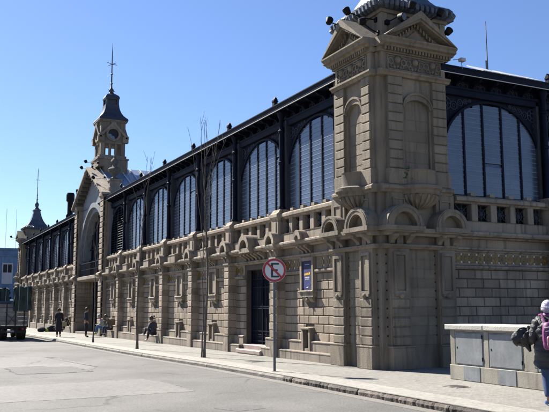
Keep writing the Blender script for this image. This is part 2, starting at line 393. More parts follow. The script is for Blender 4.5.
def bay_stone(parent, x, rot, half, kind, door=None):
    """one bay of masonry, returns nothing; u centred on bay"""
    loc = HP(x) if rot == 0 else (WALL_X - HX, x - WALL_Y, 0)
    b = MB()
    frame = kind in ('std', 'banner')
    if kind == 'door':
        d0, d1 = door
        b.box(-half, d0, -.35, 0, 0, 3.72); b.box(d1, half, -.35, 0, 0, 3.72); b.box(d0, d1, -.35, 0, 2.95, 3.72)
    else: b.box(-half, half, -.3, 0, 0, 3.72)
    wall = b.build('stone_wall', 'joint', parent, loc, rot)
    b = MB(); holes = []
    if frame: holes = [(-.46, .46, 1.8, 3.0), (-.26, .26, .4, .98)]
    if kind == 'door': holes = [(door[0] - .02, door[1] + .02, 0, 3)]
    courses(b, -half, half, .58, 2.64, .035, holes=holes)
    b.build('ashlar', 'block', wall)
    # plinth in two steps
    b = MB(); spans = [(-half, half)] if kind != 'door' else [(-half, door[0]), (door[1], half)]
    for s0, s1 in spans:
        b.box(s0, s1, 0, .325, 0, .235); b.mould(s0, s1, [(0, .235), (.335, .235), (.335, .26), (.30, .28), (0, .28)])
        subs = [(s0, s1)] if kind != 'std' and kind != 'banner' else [(s0, -.26), (.26, s1)]
        for t0, t1 in subs:
            b.mould(t0, t1, [(0, .28), (.155, .28), (.155, .545), (.175, .55), (.175, .575), (.12, .60), (0, .60)])
    b.build('plinth', 'plinth', wall)
    if frame:
        b = MB()
        # small framed vent at plinth level
        b.box(-.26, -.16, 0, .2, .28, .92); b.box(.16, .26, 0, .2, .28, .92); b.mould(-.27, .27, [(0, .92), (.2, .92), (.24, .95), (.24, .985), (0, 1.0)])
        b.box(-.16, .16, 0, .17, .28, .36)
        v = b.build('vent_surround', 'stone', wall)
        b = MB(); b.box(-.16, .16, .056, .062, .36, .92); b.build('vent_opening', 'dark', v)
        # hanging frame
        b = MB()
        b.box(-.42, -.31, 0, .15, 2.08, 3.14); b.box(.31, .42, 0, .15, 2.08, 3.14); b.box(-.31, .31, 0, .15, 3.03, 3.14)
        b.box(-.42, .42, 0, .16, 1.92, 2.08)
        b.mould(-.46, .46, [(0, 2.06), (.19, 2.06), (.21, 2.09), (.19, 2.12), (0, 2.12)])
        for q in (-.3, .06): b.mould(q, q + .24, [(0, 1.76), (.05, 1.78), (.13, 1.86), (.15, 1.93), (0, 1.93)])
        b.ball(b.T(0, .1, 1.83), .07, 8, 6)
        fr = b.build('wall_frame', 'stone', wall)
        b = MB(); b.box(-.31, .31, 0, .03, 2.12, 3.03)
        if kind == 'std': b.box(-.2, .2, .03, .07, 2.2, 2.95)
        b.build('frame_panel', 'stone', fr)
    # ledge and tile bands
    b = MB(); sp = [(-half, half)]
    if frame: sp = [(-half, -.46), (.46, half)]
    if kind == 'door': sp = [(-half, door[0] - .1), (door[1] + .1, half)]
    for s0, s1 in sp:
        b.mould(s0, s1, [(0, 2.64), (.09, 2.65), (.13, 2.69), (.13, 2.74), (.02, 2.77), (0, 2.77)])
        b.box(s0, s1, 0, .04, 2.77, 3.14)
    bb = b.build('ledge', 'stone', wall)
    b = MB(); c = MB()
    for s0, s1 in sp:
        if s1 - s0 > .5: b.box(s0 + .12, s1 - .12, .03, .0435, 2.84, 3.08)
        s0 += .12; s1 -= .12
        if kind == 'plain': s0 += .0; s1 -= .1
        if frame: s0, s1 = (s0 + .12, s1) if s0 < 0 else (s0, s1 - .12)
        n = max(1, int((s1 - s0) / .27)); st = (s1 - s0) / n
        if s1 - s0 < .2: continue
        for i in range(n):
            u = s0 + (i + .5) * st; r = .142
            b.prism([(u + r * math.cos(k * PI / 4 + PI / 8), 2.955 + r * math.sin(k * PI / 4 + PI / 8)) for k in range(8)], .04, .055)
            b.prism([(u + .05 * math.cos(k * PI / 2), 2.955 + .05 * math.sin(k * PI / 2)) for k in range(4)], .055, .062)
            if i:
                for z in (2.85, 3.06): c.box(u - st / 2 - .028, u - st / 2 + .028, .04, .058, z - .028, z + .028)
                b.box(u - st / 2 - .02, u - st / 2 + .02, .04, .05, 2.9, 3.01)
    if b.v:
        tb = b.build('tile_band', 'gold', wall)
        if c.v: c.build('tile_square', 'creamtile', tb)
    # entablature
    b = MB(); b.mould(-half, half, LOWM); b.box(-half, half, 0, .05, 3.26, 3.5); b.mould(-half, half, CORN)
    b.mould(-half, half, [(-.1, 3.72), (.20, 3.72), (.20, 3.97), (.22, 3.99), (.14, 4.01), (-.1, 4.01)])
    if kind in ('std', 'banner'):
        for q in (-.24, 0, .24): corbel(b, q, .1)
    if kind == 'door':
        m = sum(door) / 2
        for q in (-.75, -.45, -.15, .15, .45, .75): corbel(b, m + q, .13)
    b.build('cornice', 'stone', wall)
    if kind in ('std', 'banner', 'door'):
        b = MB()
        if kind == 'door':
            m = sum(door) / 2; b.arc(m, 3.68, .30, .30, .44, .48, .0, .60, seg=16); b.box(m - .44, m + .44, .38, .56, 3.52, 3.68)
            b.prism([(m + .3 * math.cos(t * PI / 10), 3.68 + .3 * math.sin(t * PI / 10)) for t in range(11)], .1, .35)
        elif kind == 'banner':
            b.arc(0, 3.68, .12, .14, .24, .30, .0, .50, seg=12); b.prism([(.12 * math.cos(t * PI / 8), 3.68 + .14 * math.sin(t * PI / 8)) for t in range(9)], .1, .42)
        else:
            b.box(-.36, .36, .1, .50, 3.6, 3.93); b.mould(-.38, .38, [(.1, 3.93), (.52, 3.93), (.52, 3.97), (.3, 4.03), (.1, 4.05)])
        b.build('cornice_cap', 'stone', wall)
    return wall
def balustrade(parent, x, rot, half):
    loc = HP(x) if rot == 0 else (WALL_X - HX, x - WALL_Y, 0)
    b = MB(); b.mould(-half, half, COPE)
    st = 2 * half / 5
    for i in range(1, 5):
        u = -half + i * st; b.box(u - .09, u + .09, -.06, .09, 4.74, 4.83)
    bal = b.build('balustrade', 'stone', parent, loc, rot)
    for i in range(1, 5):
        u = -half + i * st; b = MB()
        b.box(u - .115, u + .115, -.08, .13, 4.01, 4.5, .012); b.build('baluster', 'stone', bal)
    b = MB()
    for i in range(5):
        u = -half + (i + .5) * st; w = st / 2 - .12
        b.bar((u - w, -.02, 4.03), (u + w, -.02, 4.49), .012); b.bar((u + w, -.02, 4.03), (u - w, -.02, 4.49), .012)
        b.bar((u, -.02, 4.02), (u, -.02, 4.5), .012); b.bar((u - w, -.02, 4.25), (u + w, -.02, 4.25), .012)
        b.ring(u, -.02, 4.255, .13, .012); b.ring(u, -.02, 4.255, .06, .012, 8)
    b.build('lattice', 'scroll', bal)
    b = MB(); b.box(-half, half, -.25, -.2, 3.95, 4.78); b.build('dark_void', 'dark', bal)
def iron_bay(parent, x, rot, half, dark=False, label=None):
    loc = HP(x) if rot == 0 else (WALL_X - HX, x - WALL_Y, 0)
    a = half - .14; top = 7.76
    ez = lambda u: SPR + BB * math.sqrt(max(0, 1 - (u / a) ** 2)) if abs(u) < a else SILL
    b = MB(); N_ = 36
    us = [-a * math.cos(PI * i / N_) for i in range(N_ + 1)]
    b.strip(us, lambda u: SPR + (BB + .06) * math.sqrt(max(0, 1 - (u / (a + .001)) ** 2)), lambda u: top, -.30, -.25)
    b.box(-half, -a, -.30, -.25, SILL, top); b.box(a, half, -.30, -.25, SILL, top)
    b.arc(0, SPR, a, BB, a + .07, BB + .07, -.32, -.15, seg=30)
    for q in (-1, 1): b.box(min(q * a, q * (a + .09)), max(q * a, q * (a + .07)), -.32, -.15, SILL, SPR)
    b.box(-half, half, -.30, -.08, SILL - .02, SILL + .03)
    win = b.build('arched_window', 'iron', parent, loc, rot)
    st = 2 * a / 5
    for k in range(5):
        ti = rnd.uniform(.0, .003)
        b = MB(); ua, ub = -a + k * st + .035, -a + (k + 1) * st - .035; z = SILL + .06; h = .145; first = True
        while z < SPR + BB - .05:
            zt = z + h * .5
            lim = a if zt < SPR else a * math.sqrt(max(0, 1 - ((zt - SPR) / BB) ** 2))
            p, q = max(ua, -lim), min(ub, lim)
            if q - p > .05:
                op = .03 if rnd.random() < .012 else rnd.uniform(0, .001)
                if dark: b.mould(p, q, [(-.27, z + .075), (-.30, z + .085), (-.17, z - .0), (-.15, z + .0)])
                else: b.mould(p, q, [(-.218 - ti - op, z + h * 1.0), (-.210 - ti - op, z + h * 1.0), (-.206, z - .004), (-.214, z - .004)])
            z += h
        b.build('pane', 'slat' if dark else 'pane', win)
    if not dark:
        b = MB(); z = SILL + .06 + .145
        while z < SPR + BB - .1:
            lim = a - .03 if z < SPR else a * math.sqrt(max(0, 1 - ((z - SPR) / BB) ** 2)) - .03
            if lim > .1: b.box(-lim, lim, -.212, -.2035, z - .009, z + .006)
            z += .145
        b.build('louvre_bars', 'louvrebar', win)
    b = MB()
    for k in range(1, 5):
        u = -a + k * st; b.box(u - .032, u + .032, -.29, -.175, SILL, ez(u))
    b.build('mullion', 'iron', win)
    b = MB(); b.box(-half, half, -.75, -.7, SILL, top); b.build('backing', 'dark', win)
    # spandrel scrollwork
    b = MB()
    for q in (-1, 1):
        cx = q * (a - .12); b.ring(cx, -.235, top - .27, .2, .018); b.ring(cx, -.235, top - .27, .08, .018, 10)
        for k in range(6):
            t = k * PI / 3; b.bar((cx + .08 * math.cos(t), -.235, top - .27 + .08 * math.sin(t)), (cx + .2 * math.cos(t), -.235, top - .27 + .2 * math.sin(t)), .014)
        for j, (du, r) in enumerate(((.43, .13), (.67, .10), (.87, .075), (1.04, .055))):
            u = a - du; zc = (ez(u) + .06 + top) / 2 + .01
            b.ring(q * u, -.235, zc, min(r, (top - ez(u) - .1) / 2), .015, 10); b.ring(q * u, -.235, zc, r * .4, .012, 8)
        for j, zz in enumerate((7.18, 6.98, 6.82)): b.ring(q * (half - .16 + .0 * j), -.235, zz, .085 - .018 * j, .014, 8)
    b.build('scrollwork', 'scroll', win)
    # beam and frieze
    b = MB(); b.mould(-half, half, [(-.4, 7.74), (-.12, 7.74), (-.10, 7.78), (-.10, 7.90), (-.06, 7.93), (-.06, 7.97), (-.4, 7.97)])
    b.box(-half, half, -.40, -.28, 7.97, 8.26)
    bm = b.build('iron_beam', 'iron', parent, loc, rot)
    b = MB(); n = max(2, round(2 * half / .66)); s2 = 2 * half / n
    for i in range(n):
        u = -half + (i + .5) * s2
        b.ring(u - .1, -.265, 8.1, .075, .014, 9); b.ring(u + .1, -.265, 8.1, .075, .014, 9); b.ring(u, -.265, 8.18, .04, .012, 7)
    b.build('frieze_scrolls', 'scroll', bm)
    for i in range(n):
        u = -half + i * s2 + (.0 if i else .12); b = MB()
        b.mould(u - .035, u + .035, [(-.28, 7.97), (-.20, 7.97), (-.15, 8.0), (-.13, 8.07), (-.04, 8.13), (.10, 8.15), (.17, 8.2), (.17, 8.26), (-.28, 8.26)])
        b.build('eave_bracket', 'iron', bm)
def eave(parent, x0, x1, rot):
    b = MB()
    b.mould(x0, x1, [(-.45, 8.262), (.24, 8.262), (.24, 8.235), (.28, 8.235), (.30, 8.36), (.33, 8.40), (.33, 8.43), (.26, 8.44), (.22, 8.36), (-.45, 8.40)])
    loc = (0 - HX, 0, 0) if rot == 0 else (WALL_X - HX, -WALL_Y, 0)
    g = b.build('eave_gutter', 'iron', parent, loc, rot)
    b = MB(); b.box(x0, x1, .255, .287, 8.22, 8.234); b.build('gutter_lip', 'white', g)
    return g
def column(parent, x, rot=0, z1=8.26):
    loc = HP(x) if rot == 0 else (WALL_X - HX, x - WALL_Y, 0)
    # stone pedestal
    b = MB()
    b.box(-.23, .23, -.30, .30, 3.72, 4.5); b.mould(-.27, .27, [(-.3, 3.72), (.34, 3.72), (.34, 3.9), (.30, 3.95), (-.3, 3.95)])
    b.mould(-.27, .27, [(-.3, 4.48), (.30, 4.48), (.33, 4.55), (.36, 4.58), (.36, 4.68), (.28, 4.74), (.22, 4.84), (-.3, 4.84)])
    b.box(-.14, .14, .30, .325, 4.02, 4.42, .01); b.box(.23, .25, -.1, .22, 4.05, 4.42)
    b.build('pedestal', 'stone', parent, loc, rot)
    b = MB(); c = b.T(-.02, .02, 0)
    b.lathe(c, [(.13, 4.84), (.13, 4.95), (.095, 5.0), (.085, 6.4), (.11, 6.42), (.11, 6.5), (.083, 6.52), (.078, 7.5), (.11, 7.52), (.12, 7.58), (.08, 7.62), (.08, 8.0), (.13, 8.12), (.15, 8.235)], 14)
    col = b.build('iron_column', 'iron', parent, loc, rot, smooth=True)
    b = MB(); b.box(.06, .19, -.31, -.06, 4.84, 8.0); b.box(-.2, -.1, -.31, -.1, 4.84, 8.0); b.build('iron_post', 'iron_sunlit', col)
    b = MB(); b.box(-.075, .075, .20, .335, 8.43, 8.64); b.mould(-.075, .075, [(.20, 8.64), (.335, 8.64), (.268, 8.74)]); b.box(-.095, .095, .18, .352, 8.57, 8.60)
    b.build('eave_finial', 'iron', col)
def pilaster(parent, x, rot=0):
    loc = HP(x) if rot == 0 else (WALL_X - HX, x - WALL_Y, 0)
    b = MB()
    b.box(-.24, .24, 0, .385, -.2, .56, .015); b.box(-.27, .27, 0, .40, .56, .60)
    b.box(-.2, .2, 0, .33, .60, 3.5)
    p = b.build('pilaster', 'stone', parent, loc, rot)
    b = MB()
    z = .60
    while z < 3.1:
        b.loft_box(-.215, .215, 0, .365, z + .012, min(z + .25, 3.13), .02); z += .26
    b.build('quoin', 'block', p)
    b = MB()
    b.mould(-.25, .25, [(0, 3.14), (.33, 3.14), (.36, 3.18), (.40, 3.2), (.40, 3.25), (0, 3.26)])
    for q in (-.17, .17): corbel(b, q, .11, .27, .47)
    b.mould(-.30, .30, [(.0, 3.50), (.44, 3.50), (.47, 3.54), (.50, 3.56), (.52, 3.62), (.52, 3.67), (.0, 3.68)])
    b.arc(0, 3.68, .24, .27, .37, .42, .0, .54, seg=18)
    b.prism([(.25 * math.cos(t * PI / 10), 3.68 + .27 * math.sin(t * PI / 10)) for t in range(11)], .1, .34)
    b.build('arch_cap', 'stone', p)

lines = [-21.85 - BAY * k for k in range(6)]            # -21.85 ... -41.6
mir = lambda x: 2 * HX - x
TL = -18.22                                              # left side of the near tower
PAVR = -45.2
# bay list: (x0, x1, kind)
bays = [(lines[0], TL + .1, 'banner')] + [(lines[i + 1], lines[i], 'door' if i == 0 else 'std') for i in range(5)] + [(PAVR - .1, lines[5], 'std')]
def do_side(m):
    for i, (x0, x1, kd) in enumerate(bays):
        if m: x0, x1 = mir(x1), mir(x0)
        c = (x0 + x1) / 2; h = (x1 - x0) / 2
        if m and kd == 'banner': kd = 'std'
        if kd == 'door' and m: kd = 'std'
        door = None
        if kd == 'door': door = (-24.70 - c, -22.85 - c)
        xc, hh = c, h
        bay_stone(hall, c, 0, h, kd, door)
        balustrade(hall, c, 0, h - (.22 if i else .12))
        # the first bay's window runs on behind the tower
        if i == 0:
            c2 = lines[0] + BAY / 2; c2 = mir(c2) if m else c2
            iron_bay(hall, c2, 0, BAY / 2)
        else: iron_bay(hall, c, 0, h, dark=(i == 6))
    for x in lines:
        xx = mir(x) if m else x
        column(hall, xx); pilaster(hall, xx)
do_side(False); do_side(True)
eave(hall, PAVR - .2, TL + .3, 0); eave(hall, mir(TL + .3), mir(PAVR - .2), 0)
# right-hand facade: two bays (the second leaves the picture)
RY0 = 13.58
for k in range(3):
    c = RY0 + BAY / 2 + BAY * k
    iron_bay(hall, c, PI / 2, BAY / 2); bay_stone(hall, c, PI / 2, BAY / 2, 'plain'); balustrade(hall, c, PI / 2, BAY / 2 - .17)
for k in range(1, 4):
    column(hall, RY0 + BAY * k, PI / 2); pilaster(hall, RY0 + BAY * k, PI / 2)
eave(hall, 13.3, RY0 + BAY * 3, PI / 2)
b = MB(); b.box(mir(-18.3) - HX, -18.3 - HX, -.3, .322, -.5, -.002); b.build('foundation', 'plinth', hall)
# door in the second bay
b = MB(); b.box(-.93, .93, -.34, -.30, .3, 2.95)
dr = b.build('gate', 'dark', hall, HP(-23.775))
b = MB()
for i in range(15):
    u = -.9 + i * 1.8 / 14; b.bar((u, -.2, .33), (u, -.2, 2.86 if i % 2 else 2.7), .014)
for z in (.4, .75, 1.55, 1.62, 2.3, 2.6): b.box(-.92, .92, -.215, -.185, z, z + .035)
for u in (-.92, -.03, .87): b.box(u, u + .05, -.23, -.17, .3, 2.93)
for i in range(14): b.ring(-.835 + i * 1.8 / 14, -.2, .6, .05, .01, 8); b.ring(-.835 + i * 1.8 / 14, -.2, 2.47, .05, .01, 8)
b.build('bars', 'iron', dr)
b = MB(); b.box(-.98, .98, -.3, .16, 0, .30, .02); b.box(-1.0, 1.0, .16, .42, 0, .14, .02); b.build('doorstep', 'marble', hall, HP(-23.775))
# roof
b = MB(XYZ)
x0, x1 = mir(-16.3), -16.3
b.raw([(x0, 11.25, 8.40), (x1, 11.25, 8.40), (x1 - 6, 17.5, 9.15), (x0 + 6, 17.5, 9.15), (x1, 26, 8.40), (x1 - 6, 26, 9.15), (x0, 26, 8.40), (x0 + 6, 26, 9.15)],
      [(0, 1, 2, 3), (1, 4, 5, 2), (3, 2, 5, 7), (0, 3, 7, 6)])
roof = b.build('roof', 'roof', hall, (-HX, -WALL_Y, 0))
b = MB(XYZ)
for i in range(7):
    y = 14.9 + i * .345; e = rnd.uniform(-.015, .015); q = [(-15.84, y, 8.452), (-15.84, y + .33, 8.452), (-16.55, y + .33, 8.80 + e), (-16.55, y, 8.80 + e)]
    b.raw(q + [(a, c, d + .03) for a, c, d in q], [(0, 1, 2, 3), (4, 5, 6, 7), (0, 1, 5, 4), (2, 3, 7, 6), (1, 2, 6, 5), (0, 3, 7, 4)])
b.build('roof_sheet', 'rooftile', roof)
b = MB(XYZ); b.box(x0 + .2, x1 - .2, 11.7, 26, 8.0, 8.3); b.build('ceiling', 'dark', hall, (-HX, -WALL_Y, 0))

# ------------------------------------------------------------------ corner towers
def corner_tower(sx, cx, near=True):
    """a = distance along the front from the virtual corner, b = distance back"""
    cy = 11.07
    W = lambda a, bb, z: (sx * a, bb, z)
    FR = lambda s, n, z: (sx * s, -n, z)          # front face: s = a
    RT = lambda s, n, z: (-sx * -1 * 0 + (-sx) * n, s, z)  # side face: a = -n
    loc = (cx - HX, cy - WALL_Y, 0)
    b = MB(W); b.box(.13, 2.35, .13, 2.5, 0, 8.6)
    core = b.build('corner_tower', 'tower', hall, loc)
    faces = [(FR, (.32, .98), (1.69, 2.35), (.27, .68), (1.56, 2.05), 2.05), (RT, (.33, .97), (1.93, 2.52), (.39, .88), (1.89, 2.38), 2.38)]
    for T, GA, GB, UA, UB, E in faces:
        for gi, (s0, s1) in enumerate((GA, GB)):
            b = MB(T); w = s1 - s0; m = (s0 + s1) / 2
            b.box(s0 - .03, s1 + .03, -.13, .10, 0, .56, .015); b.box(s0 - .05, s1 + .05, -.13, .11, .56, .60, .01)
            b.box(s0, s1, -.13, -.005, .60, 3.14)
            p = b.build('pilaster', 'tower', core)
            b = MB(T); z = .60
            for k in range(5):
                b.loft_box(s0 + .04, s1 - .04, -.02, .035, z + .015, z + .235, .02); z += .245
            b.build('quoin', 'tower', p)
            b = MB(T)
            b.box(m - .22, m - .15, -.02, .05, 1.95, 3.05); b.box(m + .15, m + .22, -.02, .05, 1.95, 3.05); b.box(m - .15, m + .15, -.02, .05, 2.97, 3.05); b.box(m - .15, m + .15, -.02, .05, 1.95, 2.03)
            b.box(m - .19, m + .19, -.02, .06, 1.88, 1.95); b.ball(T(m, .05, 1.9), .075, 8, 6)
            b.box(m - .12, m + .12, -.02, .012, 2.05, 2.95)
            b.build('hanging_panel', 'tower', p)
            b = MB(T)                                     # little notches in the margins
            for k in range(10):
                z = .84 + k * .235
                for q in (s0 - .055, s1 + .015): b.box(q, q + .04, -.135, -.118, z, z + .04)
            b.build('joint_notch', 'dark', p)
            b = MB(T); R0 = .60 if gi == 0 else .55
            if T is FR: R0 = .56 if gi == 0 else .48
            b.arc(m, 3.72, R0 * .62, R0 * .62, R0, R0 * .95, -.2, .30, seg=24)
            b.arc(m, 3.72, R0 * .80, R0 * .80, R0 * .94, R0 * .9, .2, .32, seg=24)
            b.prism([(m + R0 * .63 * math.cos(t * PI / 14), 3.72 + R0 * .63 * math.sin(t * PI / 14)) for t in range(15)], -.12, .06)
            b.box(m - R0 - .03, m + R0 + .03, -.2, .33, 3.60, 3.72)
            for q in (-.26, .26): corbel(b, m + q, .14, -.02, .26)
            b.box(m - .1, m + .1, -.1, .04, 3.25, 3.5)
            b.build('arch_cap', 'tower', core)
            # pedestal with a sunk square panel
            b = MB(T); b.box(s0 - .02, s1 + .02, -.13, 0, 3.72, 4.66)
            b.box(m - .2, m + .2, 0, .03, 4.06, 4.10); b.box(m - .2, m + .2, 0, .03, 4.46, 4.50); b.box(m - .2, m - .16, 0, .03, 4.10, 4.46); b.box(m + .16, m + .2, 0, .03, 4.10, 4.46)
            b.build('pedestal_block', 'tower', core)
        # wall blocks between the pilasters on the ground floor
        b = MB(T); courses(b, GA[1] + .02, GB[0] - .02, .60, 3.12, -.118, .25, 5, c=.006, w0=-.14)
        b.build('ashlar', 'tower', core)
        b = MB(T)
        for s0, s1, nn in ((.13, GB[1] + .06, 0),):
            b.mould(s0, s1, [(-.14, 3.14), (.02, 3.14), (.05, 3.18), (.08, 3.2), (.08, 3.25), (-.14, 3.26)])
            b.mould(s0, s1, [(-.14, 3.48), (.16, 3.48), (.18, 3.54), (.27, 3.56), (.27, 3.60), (.27, 3.67), (-.14, 3.72)])
        b.mould(.13, E + .1, [(-.14, 4.64), (.02, 4.64), (.06, 4.70), (.12, 4.73), (.12, 4.80), (.06, 4.85), (-.14, 4.86)])
        b.build('cornice', 'tower', core)
        # upper shaft pilasters with quoins
        for s0, s1 in (UA, UB):
            b = MB(T); b.box(s0 - .05, s1 + .05, -.13, .06, 4.86, 5.28, .012); b.box(s0, s1, -.13, -.02, 5.28, 7.86)
            p = b.build('upper_pilaster', 'tower', core)
            b = MB(T); z = 5.30
            for k in range(10): b.loft_box(s0 + .01, s1 - .01, -.03, .035, z + .012, z + .24, .016); z += .256
            b.build('quoin', 'tower', p)
        # niche
        m = (UA[1] + UB[0]) / 2; hw = (UB[0] - UA[1]) / 2
        b = MB(T)
        us = [m - hw + 2 * hw * i / 24 for i in range(25)]
        arcz = lambda u: 7.02 + .26 * math.sqrt(max(0, 1 - ((u - m) / (hw * .86)) ** 2)) if abs(u - m) < hw * .86 else 4.9
        b.strip([m - hw, m - hw * .861], lambda u: 4.9, lambda u: 7.84, -.13, -.06); b.strip([m + hw * .861, m + hw], lambda u: 4.9, lambda u: 7.84, -.13, -.06)
        us = [m - hw * .86 * math.cos(PI * i / 24) for i in range(25)]
        b.strip(us, lambda u: 7.02 + .26 * math.sqrt(max(0, 1 - ((u - m) / (hw * .86)) ** 2)), lambda u: 7.84, -.13, -.06)
        b.build('niche_wall', 'tower', core)
        b = MB(T)
        b.arc(m, 7.02, hw * .84, .24, hw * .98, .38, -.13, -.01, seg=22); b.arc(m, 7.04, hw * .96, .36, hw * 1.0, .42, -.13, .03, seg=22)
        b.build('niche_hood', 'tower', core)
        b = MB(T); courses(b, m - hw * .86, m + hw * .86, 4.9, 7.0, -.12, .3, .9, c=.004, w0=-.14); b.build('niche_back', 'tower', core)
        # half-round balcony
        b = MB(XYZ); seg = 20
        def half(prof, bb):
            vs = []; fs = []; k = len(prof)
            for r, z in prof:
                for i in range(seg + 1):
                    t = PI * i / seg; sc = 1.0 if r < 0 else 1.0
                    vs.append(T(m + (hw + .04) * r * math.cos(t), -.1 + (.20 + .26 * r) * r * math.sin(t), z))
            for j in range(k - 1):
                for i in range(seg):
                    a = j * (seg + 1) + i; fs.append((a, a + 1, a + seg + 2, a + seg + 1))
            fs += [tuple(range(seg + 1)), tuple((k - 1) * (seg + 1) + i for i in range(seg + 1))]
            for j in range(k - 1): fs.append((j * (seg + 1), (j + 1) * (seg + 1), (j + 1) * (seg + 1) + seg, j * (seg + 1) + seg))
            bb.raw(vs, fs)
        half([(1.08, 4.60), (1.13, 4.64), (1.13, 4.70), (1.22, 4.74), (1.22, 4.82), (1.12, 4.86), (.95, 4.87), (.95, 5.24), (.98, 5.27), (.9, 5.28)], b)
        bal = b.build('balcony', 'tower', core, smooth=True)
        b = MB(XYZ)
        half([(.12, 4.10), (.2, 4.12), (.22, 4.18), (.12, 4.22), (.35, 4.26), (.62, 4.32), (.86, 4.43), (.98, 4.54), (1.0, 4.60)], b)
        for i in range(1, 10):
            t = PI * i / 10; pts = []
            for r, z in ((.4, 4.27), (.64, 4.325), (.88, 4.435), (.99, 4.54), (1.0, 4.59)): pts.append(T(m + (hw + .04) * r * math.cos(t), -.1 + (.20 + .26 * r) * r * math.sin(t), z))
            b.tube(pts, [.02, .035, .05, .055, .03], 6)
        b.build('fluted_corbel', 'tower', bal, smooth=True)
        # architrave, frieze, dentils, cornice
        b = MB(T)
        b.mould(.10, E + .10, [(-.14, 7.84), (.06, 7.84), (.09, 7.89), (.14, 7.92), (.14, 7.97), (.05, 8.0), (-.14, 8.0)])
        b.box(.22, E, -.14, .0, 8.0, 8.52)
        b.build('architrave', 'tower', core)
        f0, f1 = .42, E - .16
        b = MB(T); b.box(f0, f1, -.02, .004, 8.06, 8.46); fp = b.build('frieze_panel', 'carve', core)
        b = MB(T)
        for z in (8.04, 8.46): b.box(f0 - .03, f1 + .03, -.01, .03, z - .02, z + .01)
        for u in (f0 - .03, f1): b.box(u, u + .03, -.01, .03, 8.05, 8.45)
        nn = 3; st = (f1 - f0) / nn
        for i in range(nn):
            u = f0 + (i + .5) * st
            b.ball(T(u, .015, 8.31), .1, 12, 8)
            for q in (-1, 1):
                b.ring(u + q * st * .36, .015, 8.26, .085, .022, 10); b.ring(u + q * st * .27, .015, 8.14, .05, .018, 9)
                b.bar((u + q * .12, .015, 8.42), (u + q * st * .5, .015, 8.38), .02)
            for q in (-.1, 0, .1): b.ball(T(u + q, .02, 8.12 - abs(q) * .2), .045, 8, 6)
        b.build('frieze_carving', 'tower', fp)
        b = MB(T); u = .24
        while u < E + .08: b.box(u, u + .055, .04, .14, 8.53, 8.62); u += .105
        b.build('dentils', 'tower', core)
        b = MB(T)
        b.box(.1, E + .10, -.2, .05, 8.50, 8.64)
        b.mould(.04, E + .20, [(-.2, 8.62), (.16, 8.62), (.20, 8.66), (.30, 8.68), (.30, 8.75), (.36, 8.79), (.36, 8.83), (-.2, 8.86)])
        b.build('main_cornice', 'tower', core)
        # pediment
        e0, e1 = .10, E + .19; pm = (e0 + e1) / 2; az = 9.72
        slope = (az - 8.84) / (pm - e0)
        b = MB(T)
        out = lambda u: 8.84 + slope * (min(u, 2 * pm - u) - e0)
        uu = [e0, pm, e1]
        b.strip(uu, lambda u: out(u) - .22 if u in uu[1:2] else 8.82, lambda u: out(u), -.2, .355)
        b.strip([e0 + .12, pm, e1 - .12], lambda u: out(u) - .30 if u == pm else 8.86, lambda u: out(u) - .1, -.2, .30)
        pd = b.build('pediment', 'tower', core)
        b = MB(T); b.strip([e0 + .1, pm, e1 - .1], lambda u: 8.80, lambda u: out(u) - .1, -.35, .02); b.strip([pm - .42, pm, pm + .42], lambda u: 8.84, lambda u: 8.88 + .34 * (1 - abs(u - pm) / .42), .0, .06)
        b.build('tympanum', 'tower', pd)
        b = MB(T); u = e0 + .36
        while u < e1 - .40:
            zz = out(u + .03) - .31; b.prism([(u, zz - .09), (u + .05, zz - .09 + (slope * .05 if u < pm else -slope * .05)), (u + .05, zz + .02), (u, zz + .02)], .02, .12); u += .1
        b.build('raking_dentils', 'tower', pd)
        # roof plane of the pediment back to the drum
        b = MB(T); b.strip([e0 + .02, pm, e1 - .02], lambda u: out(u) - .15, lambda u: out(u) - .01, -.6, -.2); b.build('pediment_roof', 'tower', pd)
    # drum and bell roof
    ca, cb = 1.33, 1.53; h = 1.08
    b = MB(W); b.box(.28 if near else .28, 2.4, .45, 2.63, 8.6, 9.86); b.box(.20, 2.48, .37, 2.71, 9.74, 9.84)
    for a in (.25, 2.24):
        for bb in (.42, 2.47): b.box(a, a + .19, bb, bb + .19, 8.6, 9.74)
    drum = b.build('drum', 'tower', core)
    prof = [(1.20, 9.84), (1.30, 9.87), (1.34, 9.96), (1.30, 10.06), (1.18, 10.12), (1.02, 10.25), (.82, 10.5), (.62, 10.85), (.47, 11.25), (.37, 11.65), (.33, 11.9), (.40, 11.92), (.40, 12.0), (.30, 12.06), (.18, 12.2), (.10, 12.4)]
    def sq(prof, cxx, cyy, n=8):
        bb = MB(W); vs = []; fs = []; per = []
        for i in range(n): per.append((-1 + 2 * i / n, -1))
        for i in range(n): per.append((1, -1 + 2 * i / n))
        for i in range(n): per.append((1 - 2 * i / n, 1))
        for i in range(n): per.append((-1, 1 - 2 * i / n))
        k = len(per)
        for r, z in prof:
            for p in per: vs.append((cxx + p[0] * r, cyy + p[1] * r, z))
        for j in range(len(prof) - 1):
            for i in range(k): fs.append((j * k + i, j * k + (i + 1) % k, (j + 1) * k + (i + 1) % k, (j + 1) * k + i))
        fs += [tuple(range(k)), tuple((len(prof) - 1) * k + i for i in range(k))]
        bb.add(vs, fs); return bb
    bb = sq(prof, ca + .01, cb + .01)
    br = bb.build('bell_roof', 'zinc', core, smooth=True)
    b = MB(W)                                            # rolled scale tiles along the rim
    for side in range(4):
        for i in range(14):
            t = -1.22 + 2.44 * (i + .5) / 14; pts = []
            for r, z in ((1.24, 9.85), (1.355, 9.92), (1.36, 10.0), (1.30, 10.08), (1.16, 10.16), (1.02, 10.27)):
                tt = t * (r / 1.36); p = ((tt, -r), (r, tt), (tt, r), (-r, tt))[side]; pts.append(W(ca + .01 + p[0], cb + .01 + p[1], z))
            b.tube(pts, [.05, .075, .08, .075, .06, .03], 6)
    b.build('scale_rim', 'zinc', br, smooth=True)
